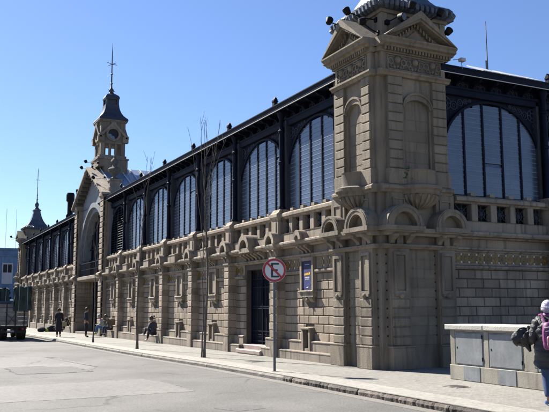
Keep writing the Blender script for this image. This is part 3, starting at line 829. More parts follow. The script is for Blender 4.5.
    b = MB(W); c = W(ca, cb, 0)
    b.lathe(c, [(.10, 12.3), (.18, 12.42), (.22, 12.6), (.16, 12.78), (.06, 12.9), (.06, 13.1), (.12, 13.16), (.05, 13.24), (.045, 13.6), (.09, 13.66), (.04, 13.72), (.035, 14.4), (.07, 14.45), (.03, 14.5), (.025, 16.4), (.005, 16.6)], 10)
    for t in range(4):
        d = (math.cos(t * PI / 2 + .6), math.sin(t * PI / 2 + .6)); b.tube([(c[0], c[1], 15.3), (c[0] + d[0] * .3, c[1] + d[1] * .3, 15.3)], .015, 5)
    b.build('spire', 'slate', core, smooth=True)
corner_tower(-1, -15.85, True)
corner_tower(1, mir(-15.85), False)

# ------------------------------------------------------------------ entrance pavilion
b = MB(); HO = 3.45; HW = 4.18; SP = 4.85
arch = lambda u: SP + HO * math.sqrt(max(0, 1 - (u / HO) ** 2))
gab = lambda u: 8.6 + (10.75 - 8.6) * (1 - abs(u) / HW)
us = [-HO * math.cos(PI * i / 40) for i in range(41)]
b.strip(us, arch, gab, -.35, .0)
for q in (-1, 1):
    b.strip(sorted([q * (HO + .004), q * (HW - .004)]), lambda u: 3.75, gab, -.35, -.003)
pav = b.build('entrance_pavilion', 'tympanum', hall, HP(HX))
for q in (-1, 1):
    b = MB(); u0, u1 = sorted((q * HO, q * HW)); b.box(u0, u1, .0, .36, 3.72, 8.6)
    b.mould(u0 - .06, u1 + .06, [(0, 8.45), (.40, 8.45), (.5, 8.55), (.5, 8.75), (0, 8.8)])
    b.mould(u0 - .05, u1 + .05, [(0, 3.5), (.5, 3.5), (.6, 3.6), (.6, 3.7), (.42, 3.8), (0, 3.8)])
    b.box(u0, u1, -1.0, .36, .56, 3.5); b.box(u0 - .05, u1 + .05, -1.0, .42, -.3, .58, .02)
    pr = b.build('pier', 'stone', pav)
    b = MB(); z = .62
    while z < 8.4:
        if not 3.2 < z < 3.75: b.loft_box(u0 + .0, u1 - .0, .3, .42, z + .015, z + .30, .025)
        z += .33
    for kk in range(10): b.box(*sorted((q * (HO - .03), q * (HO + .1))), -.9, .30, .65 + kk * .285, .65 + kk * .285 + .26)
    b.build('quoin', 'block', pr)
b = MB(); b.arc(0, SP, HO - .02, HO - .02, HO + .3, HO + .3, -.1, .12, seg=36); b.arc(0, SP, HO - .3, HO - .3, HO - .02, HO - .02, -.62, -.1, seg=36); b.build('arch_ring', 'tympanum', pav)
b = MB()
def rake(n0, n1, d0, d1, e=0.0):
    for q in (-1, 1):
        vs = []
        for u in (0, HW + .35 + e):
            zt = 10.75 + .28 - u * (10.75 - 8.6) / HW
            for n in (n0, n1):
                for d in (d0, d1): vs.append((q * u, n, zt - d))
        b.add(vs, [(0, 1, 3, 2), (4, 6, 7, 5), (0, 4, 5, 1), (2, 3, 7, 6), (0, 2, 6, 4), (1, 5, 7, 3)])
rake(-.4, .62, 0, .14)
gb = b.build('gable_cornice', 'stone', pav)
b = MB(); rake(-.3, .52, .142, .32, -.1); b.build('gable_soffit', 'carve', gb)  # soffit added in a dark colour that stands in for shade
b = MB()
for q in (-1, 1):
    for i in range(9):
        u = .3 + i * .45; z = 10.75 + .28 - u * (2.15) / HW - .33; b.box(q * u - .07, q * u + .07, .0, .5, z - .16, z)
b.build('gable_bracket', 'carve', gb)  # brackets take the same dark colour as painted shade
b = MB(); b.box(-HO - .15, -HO + .02, -.8, -.36, 3.74, 5.2); b.box(HO - .02, HO + .15, -.8, -.36, 3.74, 5.2); b.build('jamb', 'stone', pav)
b = MB(); b.box(-HO, HO, -.70, -.62, 3.72, 8.4); gl = b.build('fanlight', 'dark', pav)
b = MB(); b.arc(0, SP, 1.2, 1.2, 2.5, 2.5, -.60, -.57, t0=.5, t1=1.9, seg=16); b.build('pane', 'pane', gl)
b = MB()
for k in range(1, 8): b.box(-HO + k * .86 - .04, -HO + k * .86 + .04, -.58, -.5, 3.72, arch(-HO + k * .86) - .1)
for z in (4.85, 5.6): b.box(-HO, HO, -.58, -.5, z, z + .07)
b.arc(0, SP, 1.1, 1.1, 1.2, 1.2, -.58, -.48); b.arc(0, SP, 2.5, 2.5, 2.6, 2.6, -.58, -.48)
b.build('mullion', 'iron', gl)
b = MB(); b.mould(-HO, HO, [(-.9, 3.4), (.1, 3.4), (.3, 3.5), (.3, 3.68), (.1, 3.74), (-.9, 3.74)]); b.build('portal_lintel', 'stone', pav)
b = MB(); b.box(-HO, HO, -1.0, -.92, 0, 3.4); pd = b.build('portal_door', 'dark', pav)
b = MB()
for k in range(9): b.box(-3.3 + k * .8, -3.24 + k * .8, -.92, -.86, 0, 3.4)
for z in (.9, 2.3): b.box(-HO, HO, -.92, -.87, z, z + .08)
b.build('door_frame', 'iron', pd)
b = MB()
for k in range(34): b.bar((-3.3 + k * .2, .12, 3.76), (-3.3 + k * .2, .12, 4.6), .012, 4)
b.box(-HO, HO, .09, .15, 4.58, 4.63); b.box(-HO, HO, .10, .14, 4.15, 4.18); b.build('balcony_rail', 'iron', pav)
for q in (-1, 1):                                        # urns on the shoulders
    u = q * (HW - .25)
    b = MB(XYZ); b.box(u - .42, u + .42, -.1, .74, 8.7, 9.05); b.box(u - .33, u + .33, -.02, .66, 9.05, 9.55); b.box(u - .38, u + .38, -.07, .71, 9.5, 9.6)
    pl = b.build('urn_pedestal', 'stone', pav)
    b = MB(XYZ); b.lathe((u, .32, 0), [(.26, 9.6), (.28, 9.68), (.12, 9.78), (.10, 9.88), (.22, 9.96), (.38, 10.12), (.42, 10.26), (.36, 10.34), (.18, 10.42), (.13, 10.56), (.20, 10.64), (.27, 10.76), (.22, 10.88), (.09, 11.0), (.10, 11.08), (.03, 11.24)], 16)
    b.build('urn', 'carve', pl, smooth=True)
b = MB(XYZ)                                              # cross roof of the pavilion
b.raw([(-4.2, .2, 8.95), (4.2, .2, 8.95), (0, .2, 11.1), (-4.2, 6.5, 8.95), (4.2, 6.5, 8.95), (0, 6.5, 11.1)], [(0, 1, 2), (0, 2, 5, 3), (2, 1, 4, 5), (3, 5, 4)])
cr = b.build('cross_roof', 'roof', pav)
b = MB(XYZ)
for i in range(9):
    y = .2 + i * .7; b.raw([(.1, y, 11.1), (4.2, y, 9.0), (4.2, y + .05, 9.0), (.1, y + .05, 11.1), (.1, y, 11.14), (4.2, y, 9.04), (4.2, y + .05, 9.04), (.1, y + .05, 11.14)],
      [(0, 1, 2, 3), (4, 5, 6, 7), (0, 1, 5, 4), (2, 3, 7, 6), (1, 2, 6, 5), (0, 3, 7, 4)])
b.build('roof_seam', 'rooftile', cr)
b = MB(XYZ); b.raw([(3.9, 1.4, 9.02), (5.6, 1.4, 8.6), (5.6, 3.4, 8.75), (3.9, 3.4, 9.5), (3.9, 1.4, 9.1), (5.6, 1.4, 8.68), (5.6, 3.4, 8.83), (3.9, 3.4, 9.58)], [(0, 1, 2, 3), (4, 5, 6, 7), (0, 1, 5, 4), (2, 3, 7, 6), (1, 2, 6, 5), (0, 3, 7, 4)])
b.build('skylight', 'white', cr)
# clock tower on the pavilion
c0 = (0, .95, 0); h = .84
b = MB(XYZ)
b.box(-.996, .996, .37, 1.946, 9.0, 11.2); b.box(-1.0, 1.0, -.05, 1.95, 11.0, 11.5); b.box(-1.06, 1.06, -.11, 2.01, 11.5, 11.62); b.box(-.92, .92, .03, 1.87, 11.62, 11.8)
for i in (-1, 1):
    for j in (-1, 1): b.box(i * h - (.26 if i > 0 else 0), i * h + (.26 if i < 0 else 0), c0[1] + j * h - (.26 if j > 0 else 0), c0[1] + j * h + (.26 if j < 0 else 0), 11.8, 12.62)
for q in (-.2, .2):
    for s in (-1, 1):
        b.box(q - .07, q + .07, c0[1] + s * (h - .1) - .06, c0[1] + s * (h - .1) + .06, 11.8, 12.62); b.box(s * (h - .1) - .06, s * (h - .1) + .06, c0[1] + q - .07, c0[1] + q + .07, 11.8, 12.62)
b.box(-h, h, c0[1] - h, c0[1] + h, 12.62, 14.12); b.box(-.92, .92, c0[1] - .92, c0[1] + .92, 14.12, 14.2); b.box(-.98, .98, c0[1] - .98, c0[1] + .98, 14.2, 14.26)
ct = b.build('clock_tower', 'tower', hall, HP(HX))
for k in range(4):
    rot = k * PI / 2
    def T4(u, n, z, rot=rot): return (u * math.cos(rot) + n * math.sin(rot), c0[1] + u * math.sin(rot) - n * math.cos(rot), z)
    b = MB(T4); b.arc(0, 13.28, .36, .36, .5, .5, h - .02, h + .1, 0, 2 * PI, 28); 
    b.strip([-1.04, -.86, 0, .86, 1.04], lambda u: 13.3 + .9 * (1 - min(abs(u), .86) / .86) - .28 if abs(u) < .95 else 12.98, lambda u: 13.3 + .9 * (1 - min(abs(u), .86) / .86) - .06 if abs(u) < .95 else 13.16, h - .02, h + .16)
    for q in (-1, 1): b.box(q * .78 - .16, q * .78 + .16, h - .02, h + .2, 12.72, 13.1)
    b.box(-.16, .16, h - .02, h + .12, 13.72, 14.1)
    f = b.build('clock_surround', 'tower', ct)
    b = MB(T4); b.prism([(.37 * math.cos(t * PI / 12), 13.28 + .37 * math.sin(t * PI / 12)) for t in range(24)], h - .02, h + .012); cf = b.build('oculus_disc', 'dark', f)  # dark disc stands in for the unlit inside of an open oculus
    b = MB(T4); b.arc(0, 13.28, .14, .14, .35, .35, h + .014, h + .024, PI * 1.0, PI * 1.62, 12); b.build('oculus_sky', 'pane', cf)  # pale piece stands in for sky seen through the oculus
def sqroof(prof, n=6):
    bb = MB(XYZ); vs = []; fs = []; per = []
    for i in range(n): per.append((-1 + 2 * i / n, -1))
    for i in range(n): per.append((1, -1 + 2 * i / n))
    for i in range(n): per.append((1 - 2 * i / n, 1))
    for i in range(n): per.append((-1, 1 - 2 * i / n))
    k = len(per)
    for r, z in prof:
        for p in per: vs.append((p[0] * r, c0[1] + p[1] * r, z))
    for j in range(len(prof) - 1):
        for i in range(k): fs.append((j * k + i, j * k + (i + 1) % k, (j + 1) * k + (i + 1) % k, (j + 1) * k + i))
    fs += [tuple(range(k)), tuple((len(prof) - 1) * k + i for i in range(k))]
    bb.add(vs, fs); return bb
bb = sqroof([(.94, 14.25), (.99, 14.30), (.97, 14.40), (.86, 14.50), (.72, 14.66), (.60, 14.86), (.52, 15.08), (.47, 15.30), (.46, 15.46)]); bb.build('bell_roof', 'slate', ct, smooth=True)
b = MB(XYZ)
for i in (-1, 1):
    for j in (-1, 1): b.box(i * .38 - .07, i * .38 + .07, c0[1] + j * .38 - .07, c0[1] + j * .38 + .07, 15.44, 15.86)
b.box(-.33, .33, c0[1] - .33, c0[1] + .33, 15.44, 15.86); b.box(-.46, .46, c0[1] - .46, c0[1] + .46, 15.84, 15.90)
ln = b.build('lantern', 'slate', ct)
bb = sqroof([(.44, 15.88), (.49, 15.93), (.48, 16.02), (.41, 16.13), (.29, 16.23), (.16, 16.32), (.09, 16.45)], 4); bb.build('lantern_cap', 'slate', ln, smooth=True)
b = MB(XYZ); b.lathe(c0, [(.08, 16.3), (.12, 16.4), (.17, 16.5), (.17, 16.6), (.07, 16.74), (.05, 17.0), (.11, 17.06), (.05, 17.12), (.045, 17.7), (.1, 17.75), (.04, 17.8), (.03, 19.3), (.005, 20.05)], 8)
for t in range(4):
    d = (math.cos(t * PI / 2 + .4), math.sin(t * PI / 2 + .4)); b.tube([(0, c0[1], 18.45), (d[0] * .42, c0[1] + d[1] * .42, 18.45 + .05 * (t % 2))], .02, 5); b.tube([(0, c0[1], 16.55), (d[0] * .3, c0[1] + d[1] * .3, 16.55)], .02, 5)
b.build('spire', 'slate', ct, smooth=True)
# dark flue beyond the pavilion
b = MB(XYZ); b.lathe((-61.0 - HX, .7, 0), [(.22, 8.3), (.22, 10.2), (.26, 10.22), (.33, 10.3), (.33, 10.8), (.28, 10.95)], 14); b.build('flue', 'black', hall, smooth=False)
b = MB(XYZ); b.lathe((-58.0 - HX, .7, 0), [(.16, 8.3), (.16, 10.6), (.2, 10.62), (.2, 10.8)], 12); b.build('flue', 'black', hall)

# ------------------------------------------------------------------ things fixed to the hall
def floodlight(loc, aim, arm, label):
    """loc = lamp position, arm = vector back to the fixing"""
    r = empty('floodlight', loc, 0, label, 'floodlight', 'black floodlights on the roofline')
    d = Vector(aim).normalized(); x = d.orthogonal().normalized(); y = d.cross(x); Q = Matrix((x, y, d)).transposed()
    def put(b): b.v = [tuple(Q @ Vector(v)) for v in b.v]; return b
    b = MB(XYZ); b.lathe((0, 0, 0), [(.04, -.10), (.08, -.09), (.10, -.03), (.108, .05), (.112, .075), (.105, .085)], 14); put(b).build('housing', 'black', r, smooth=True)
    b = MB(XYZ); b.lathe((0, 0, 0), [(.095, .08), (.095, .09)], 14); put(b).build('lens', 'lens', r)
    b = MB(XYZ); a = Vector(arm); b.tube([(0, 0, -.02), a * .55 + Vector((0, 0, -.05)), a], .018, 6); b.box(a.x - .06, a.x + .06, a.y - .06, a.y + .06, a.z - .06, a.z + .06); b.build('arm', 'black', r)
floodlight((-17.45, 10.62, 9.80), (-.3, .5, 1), (.35, .55, -.25), 'lowest left floodlight on an arm over the near front pediment')
floodlight((-16.62, 10.70, 9.80), (-.4, -.3, 1), (.25, .82, -.2), 'raised floodlight above the apex of the near front pediment')
floodlight((-15.96, 10.75, 9.28), (.3, 1, .2), (-.3, .75, -.1), 'round floodlight against the drum corner right of the front pediment')
floodlight((-15.22, 11.52, 9.28), (1, .3, -.2), (-.72, .6, .3), 'round floodlight facing the street left of the right pediment apex')
floodlight((-15.30, 11.95, 9.72), (.4, .1, 1), (-.75, -.3, -.28), 'topmost floodlight on a rising arm under the dome rim')
floodlight((-15.35, 12.95, 9.70), (.2, .4, 1), (-.7, -.4, -.3), 'floodlight below the right end of the dome rim')
floodlight((-15.45, 13.30, 9.25), (.2, .6, .8), (-.55, -.1, -.2), 'low floodlight resting on the right slope of the side pediment')
floodlight((-50.3, 10.62, 11.12), (-.5, -.3, .6), (1.0, .5, -.05), 'leftmost floodlight at the apex of the entrance gable')
floodlight((-49.0, 10.60, 11.32), (-.3, -.3, .8), (.9, .6, -.2), 'upper floodlight just right of the entrance gable apex')
floodlight((-46.6, 10.60, 9.85), (-.6, -.2, .5), (.9, .5, -.1), 'lower floodlight halfway down the right slope of the entrance gable')
floodlight((-82.3, 10.2, 9.1), (-.6, -.3, .6), (.7, .85, -.3), 'small floodlight on the far corner tower at the street end')
# bulkhead lamp under the cornice end of the tower
r = empty('wall_lamp', (-15.62, 13.58, 8.52), 0, 'small white lamp on a rod beside the right end of the tower cornice', 'lamp')
b = MB(XYZ); b.tube([(0, 0, 0), (.12, .18, .02), (.14, .2, -.28)], .012, 5); b.build('bracket', 'galv', r)
b = MB(XYZ); b.box(.07, .21, .12, .28, -.06, .03); b.build('lamp_head', 'lightcloth', r)
# masts on the roof
for (x, y, z0, z1, lab) in ((-20, 19.02, 8.8, 12.2, 'thin lattice radio mast rising from the roof right of the corner tower'),
                            (-84.5, 17.0, 8.4, 14.6, 'very thin wire mast behind the far tower roof')):
    r = empty('roof_mast', (x, y, z0), 0, lab, 'mast')
    h = z1 - z0; b = MB(XYZ); b.tube([(0, 0, 0), (0, 0, h)], [.035, .015], 6); b.build('pole', 'galv', r)
    b = MB(XYZ)
    for k in range(5): b.tube([(-.09, 0, h * .25 + k * .16), (.09, 0, h * .25 + k * .16)], .012, 4)
    b.tube([(0, -.06, h * .2), (0, -.06, h * .55)], .03, 5); b.build('antenna_bars', 'galv', r)
# street banner in the first bay frame
bx = -19.98 + (TL + .1 - (-18.12)) / 2
bxc = (lines[0] + TL + .1) / 2
r = empty('banner', (bxc, WALL_Y - .14, 2.12), 0, 'narrow dark blue banner with yellow brush lettering in the stone frame right of the gate', 'banner')
b = MB(); b.box(-.30, .30, -.06, -.03, .0, .90); b.build('cloth', 'banner', r)
b = MB(); b.prism([(-.29, .62), (-.05, .66), (.06, .5), (.2, .4), (.26, .2), (.1, .1), (-.29, .06)], -.03, -.0275); b.build('pale_shape', mat('banner_mid_blue', (.011, .017, .095), .6, .1, 2), r)
b = MB(); 
for i, (a, c) in enumerate(((-.17, -.12), (-.10, -.05), (-.035, .02), (.035, .08), (.10, .17))): b.prism([(a, .46 + i * .006), (c, .465 + i * .006), (c + .01, .535 + i * .006), (a + .01, .52 + i * .006)], -.026, -.0235)
b.box(-.18, .17, -.026, -.0245, .485, .497); b.build('yellow_lettering', 'yellow', r)
b = MB()
for i in range(7): b.box(-.14 + i * .042, -.112 + i * .042, -.026, -.0235, .385, .42)
for i in range(6): b.box(-.12 + i * .042, -.092 + i * .042, -.026, -.0235, .335, .36)
for i in range(6): b.box(-.13 + i * .045, -.10 + i * .045, -.026, -.0235, .79, .805)
b.prism([(-.1, .09), (.0, .075), (.07, .085), (.06, .15), (.035, .11), (-.02, .1)], -.026, -.0235)
b.build('white_lettering', 'white', r)
# grey utility boxes let into the plinth
for i, x in enumerate((-22.35, -26.35, -30.25, -34.2)):
    xx = x + .55
    r = empty('meter_box', (xx, WALL_Y - .335, .02), 0, ('grey meter box low on the plinth right of the gate', 'grey meter box low on the plinth just left of the gate steps', 'grey meter box on the plinth by the second pilaster left of the gate', 'grey meter box on the plinth beside the seated person reading')[i], 'meter box', 'grey meter boxes on the plinth')
    b = MB(); b.box(-.13, .13, -.02, .035, .0, .44, .012); b.build('box', 'steel', r)
    b = MB(); b.box(-.10, .10, .035, .042, .04, .40); b.box(.06, .08, .042, .05, .2, .24); b.build('door', 'steel', r)
# weed on the balcony
r = empty('weed', (-15.80, 11.99, 5.0), 0, 'small green weed growing in the corner of the right balcony', 'plant')
b = MB(XYZ)
for k in range(60):
    p = Vector((rnd.gauss(.0, .05), rnd.gauss(0, .06), abs(rnd.gauss(.14, .1)))); d = Vector((rnd.uniform(-1, 1), rnd.uniform(-1, 1), rnd.uniform(-.3, 1))).normalized() * .06; e = d.orthogonal().normalized() * .025
    b.raw([p, p + d * .5 + e, p + d, p + d * .5 - e], [(0, 1, 2, 3)])
b.build('leaves', 'leaf', r)
b = MB(XYZ); b.tube([(0, 0, -.12), (0, 0, .15)], .012, 5); b.build('stem', 'twig', r)

# ------------------------------------------------------------------ no-parking sign
r = empty('no_parking_sign', (-16.91, 8.54, 0), 0, 'round red and white no parking sign with a crossed letter E on a grey pole', 'sign')
b = MB(XYZ); b.tube([(0, 0, 0), (0, 0, 2.80)], .035, 10); b.lathe((0, 0, 0), [(.07, 0), (.07, .015)], 12); b.build('pole', 'galv', r, smooth=True)
ang = math.atan2(-8.54, 16.91) + .06                     # disc faces the street corner
dx = Vector((math.cos(ang), math.sin(ang), 0)); rx = Vector((-dx.y, dx.x, 0))
def TS(u, n, z): v = rx * u + dx * n; return (v.x, v.y, z)
cz = 2.55; RR = .305
def disc(b, r0, n0, n1, seg=40): b.prism([(r0 * math.cos(2 * PI * k / seg), cz + r0 * math.sin(2 * PI * k / seg)) for k in range(seg)], n0, n1)
b = MB(TS); disc(b, RR, .045, .052); pl = b.build('sign_disc', 'white', r)
b = MB(TS); b.arc(0, cz, RR - .062, RR - .062, RR - .008, RR - .008, .052, .056, 0, 2 * PI, 48)
w = .025
q = math.sqrt(.5); L = RR - .05
b.prism([(-L * q - w * q, cz + L * q - w * q), (-L * q + w * q, cz + L * q + w * q), (L * q + w * q, cz - L * q + w * q), (L * q - w * q, cz - L * q - w * q)], .0575, .0605)
b.build('red_ring_and_bar', 'red', pl)
b = MB(TS); e0, e1 = -.085, .115
b.box(e0, e0 + .05, .0525, .0565, cz - .185, cz + .185); b.box(e0 + .05, e1, .0525, .0565, cz + .14, cz + .185); b.box(e0 + .05, e1, .0525, .0565, cz - .185, cz - .14); b.box(e0 + .05, e1 - .03, .0525, .0565, cz - .022, cz + .022)
b.build('letter', 'signblack', pl)

# ------------------------------------------------------------------ concrete utility kiosk
r = empty('utility_kiosk', (-13.3, 11.17, 0), 0, 'low concrete utility kiosk with grey steel doors and a pale slab top on the pavement', 'utility kiosk')
K = lambda u, n, z: (u, -n, z)
Lk = 4.6; D = -1.0
b = MB(K); b.box(0, Lk, D, -.04, 0, 1.10); b.box(-.03, Lk + .03, D - .02, .012, 0, .33, .015)
for u0, u1 in ((0, .155), (1.07, 1.22), (2.20, 2.55), (3.45, 3.6), (4.4, 4.6)): b.box(u0, u1, -.06, .0, .33, 1.10, .008)
b.box(.155, 4.4, -.04, -.01, 1.06, 1.10)
b.build('body', 'concrete', r)
b = MB(K); b.box(-.10, 1.13, D - .08, .08, 1.10, 1.215, .018); b.box(1.14, Lk + .1, D - .08, .085, 1.103, 1.22, .018); b.build('top_slab', 'slab', r)
for i, (u0, u1) in enumerate(((.165, 1.06), (1.23, 2.19), (2.56, 3.44))):
    b = MB(K); b.box(u0, u1, -.05, -.005, .34, 1.055, .006); d = b.build('steel_door', 'steel', r)
    b = MB(K); b.box(u0 + .03, u1 - .03, -.006, .008, .365, 1.03, .004); b.build('door_panel', 'steel', d)
    b = MB(K); b.box(u0 + .065, u0 + .09, .008, .014, .69, .73); b.build('handle', 'black', d)
    b = MB(K)
    for z in (.45, .92): b.box(u1 - .035, u1 - .015, .0, .02, z, z + .08)
    b.build('hinge', 'black', d)
for u0, u1 in ((.44, .95), (1.50, 1.99)):
    b = MB(K); b.box(u0, u1, .0, .024, .012, .325, .004); b.build('lower_cover', 'steel', r)
# manhole covers
def cover(x, y, w, d, label):
    r = empty('manhole_cover', (x, y, .004), .03, label, 'manhole cover')
    b = MB(XYZ); b.box(-w, w, -d, d, .0, .008); b.build('rim', 'concrete', r)
    b = MB(XYZ); b.box(-w + .04, w - .04, -d + .04, d - .04, .008, .012)
    for i in range(5): b.box(-w + .07, w - .07, -d + .08 + i * (2 * d - .16) / 5, -d + .11 + i * (2 * d - .16) / 5, .012, .016)
    b.build('lid', 'cover', r)
cover(-12.0, 10.2, .22, .2, 'small square iron cover on the pavement in front of the kiosk')
cover(-20.3, 9.6, .25, .22, 'square iron cover on the pavement between sign and tree')

# ------------------------------------------------------------------ trees
def bare_tree(x, y, top, seed, lean, r0, label, stems=1, br=9, fork=.55):
    rr = random.Random(seed); t = empty('bare_tree', (x, y, gz(x)), 0, label, 'tree', 'thin bare street trees')
    b = MB(XYZ); c = MB(XYZ)
    def path(p, d, L, n, wob, up=.0):
        pts = [Vector(p)]; d = Vector(d).normalized()
        for i in range(n):
            d = (d + Vector((rr.gauss(0, wob), rr.gauss(0, wob), up))).normalized(); pts.append(pts[-1] + d * L / n)
        return pts
    H = top
    for s in range(stems):
        base = Vector((0, 0, -.02)) if s == 0 else Vector((-.13, -.02, -.02)); tall = H * (1 if s == 0 else .72)
        d = Vector((lean[0] / H, lean[1] / H, 1)) + (Vector((.0, 0, 0)) if s == 0 else Vector((.012, .01, 0)))
        d = d.normalized(); pts = [base]; dd0 = d.copy()
        for i in range(16):
            dd0 = (dd0 * .6 + d * .4 + Vector((rr.gauss(0, .030), rr.gauss(0, .030), 0))).normalized(); pts.append(pts[-1] + dd0 * tall * .72 / 16)
        n = len(pts)
        rs = [r0 * (1.25 if i == 0 else 1) * (1 - .62 * i / (n - 1)) for i in range(n)]
        if s: rs = [q * .62 for q in rs]
        rs[0] *= 1.2; b.tube(pts, rs, 9)
        k = 0
        for i in range(int(n * fork), n):
            for j in range(1 if i < n - 1 else 2):
                if i < n - 3 and rr.random() < .5: continue
                a = rr.uniform(0, 2 * PI); dd = Vector((math.cos(a) * .2, math.sin(a) * .2, 1)); L = (H - pts[i].z) * rr.uniform(.72, .98) if i > n - 4 else rr.uniform(.5, 1.3)
                q = path(pts[i], dd, L, 9, .05, .04); rb = rs[i] * rr.uniform(.4, .6); c.tube(q, [rb * (1 - .8 * m / 9) + .004 for m in range(10)], 6)
                for m in range(2, 9, 1):
                    if rr.random() < .33:
                        a = rr.uniform(0, 2 * PI); e = path(q[m], (math.cos(a) * .4, math.sin(a) * .4, 1), rr.uniform(.2, .6), 4, .08, .06); c.tube(e, [.009, .008, .006, .005, .003], 4)
    b.build('trunk', 'bark', t, smooth=True); c.build('crown', 'twig', t, smooth=True)
bare_tree(-22.95, 9.0, 8.2, 3, (.45, -.1), .045, 'bare two-stemmed young tree on the pavement just left of the gate', stems=2)
bare_tree(-29.32, 8.62, 8.1, 5, (1.5, -.0), .048, 'bare leaning young tree between the gate and the seated reader', stems=1)
bare_tree(-36.49, 8.52, 6.6, 9, (.15, 0), .04, 'bare slender tree in front of the group seated by the entrance', br=5, fork=.6)

# ------------------------------------------------------------------ blue house at the far end
r = empty('blue_house', (-97, 4, -.43), 0, 'blue painted two storey house at the far end of the street', 'house')
b = MB(XYZ); b.box(-8, 0, -12, 16, 0, 9.2); b.build('wall', 'bluewall', r)
b = MB(XYZ); b.box(-8.1, .18, -12.2, 16.2, 9.2, 9.45); b.box(-.0, .12, -12, 16, 8.4, 8.55); b.box(0, .1, -12, 16, 4.4, 4.6); b.build('parapet', 'bluewall', r)
for k in range(5):
    y = -7.4 + k * 3.7 + .35
    f = MB(XYZ); f.box(0, .06, y - .65, y + .65, 5.0, 7.6); fr = f.build('window', 'lightcloth', r)
    f = MB(XYZ); f.box(.06, .08, y - .5, y - .05, 6.4, 7.4); f.box(.06, .08, y + .05, y + .5, 6.4, 7.4); f.build('pane', 'dark', fr)
    f = MB(XYZ); f.box(.0, .05, y - .6, y + .6, 0.1, 3.4); f.build('door', 'dark', r)
b = MB(XYZ)
for yy in (7.5, 8.7): b.tube([(-1, yy, 9.3), (-1, yy, 14.5)], .018, 5)
b.build('aerial', 'galv', r)

# ------------------------------------------------------------------ truck
r = empty('flatbed_truck', (-45.3, 5.8, -.13 + gz(-47)), 0, 'flatbed truck with grey board sides seen from behind at the kerb', 'truck')
W2 = .98
b = MB(XYZ); b.box(-6.0, -.1, -.45, -.33, .55, .72); b.box(-6.0, -.1, .33, .45, .55, .72); b.box(-5.0, -.05, -W2, W2, .74, .86)
for x in (-.3, -1.6, -3.0): b.box(x, x + .1, -W2 + .05, W2 - .05, .64, .74)
b.box(-.12, -.02, -W2 + .1, W2 - .1, .42, .58); b.build('chassis', 'chassis', r)
for nm, bx in (('tailgate', (-.05, 0, -W2, W2)), ('side_board', (-5, -.05, W2 - .05, W2)), ('side_board', (-5, -.05, -W2, -W2 + .05)), ('headboard', (-5.0, -4.95, -W2, W2))):
    b = MB(XYZ)
    for k in range(5): b.box(*bx, .88 + k * .25, 1.11 + k * .25)
    o = b.build(nm, 'wood', r)
    b = MB(XYZ); nn = 4 if bx[1] - bx[0] < 1 else 6
    for k in range(nn):
        t = (k + .5) / nn
        if bx[1] - bx[0] < 1: y = bx[2] + (bx[3] - bx[2]) * t; xx = bx[1] if bx[1] > -.01 else bx[0] - .04; b.box(xx, xx + .04, y - .03, y + .03, .84, 2.16)
        else: x = bx[0] + (bx[1] - bx[0]) * t; yy = bx[3] if bx[3] > 0 else bx[2] - .04; b.box(x - .03, x + .03, yy, yy + .04, .84, 2.16)
    b.build('stake', 'chassis', o)
for x in (-1.15, -5.3):
    for q in (-1, 1):
        wd = .5 if x > -2 else .26; y0 = q * W2 - (wd if q > 0 else 0) * 1 ; y0 = (W2 - wd) if q > 0 else -W2 + (.42 if x > -2 else 0)
        b = MB(XYZ); prof = [(.2, 0), (.36, .0), (.42, .03), (.42, wd / 2 - .02), (.37, wd / 2), (.42, wd / 2 + .02), (.42, wd - .03), (.36, wd), (.2, wd)] if x > -2 else [(.2, 0), (.36, 0), (.42, .03), (.42, wd - .03), (.36, wd), (.2, wd)]
        vs = MB(XYZ); vs.lathe((0, 0, 0), prof, 24); vs.v = [(x + p[0], y0 + p[2], .42 + p[1]) for p in vs.v]; wh = vs.build('wheel', 'rubber', r)
        vs = MB(XYZ); vs.lathe((0, 0, 0), [(.08, .03), (.2, .05), (.2, wd - .05), (.08, wd - .03)], 16); vs.v = [(x + p[0], y0 + p[2], .42 + p[1]) for p in vs.v]; vs.build('rim', 'galv', wh)
b = MB(XYZ); b.mould = MB.mould.__get__(b); b.T = lambda u, n, z: (n, u, z)
b.mould(-.95, .95, [(-6.9, .5), (-5.2, .5), (-5.2, 2.35), (-6.2, 2.4), (-6.6, 1.5), (-6.9, 1.35)]); cab = b.build('cab', 'bluewall', r)
b = MB(XYZ); b.box(-5.2, -5.185, -.6, .6, 1.6, 2.2); b.build('rear_window', 'dark', cab)
b = MB(XYZ); 
for q in (-.7, .62): b.box(-.01, .03, q, q + .12, .60, .70)
b.build('tail_lamp', 'red', r)
b = MB(XYZ); b.box(-.01, .02, -.2, .2, .47, .57); b.build('number_plate', 'lightcloth', r)
b = MB(XYZ); b.tube([(.02, .55, .9), (.1, .62, .3)], .012, 4); b.tube([(.02, -.3, 1.6), (.04, .3, .95)], .012, 4); b.tube([(.02, .3, 1.6), (.04, -.2, .9)], .012, 4); b.build('rope', 'chassis', r)
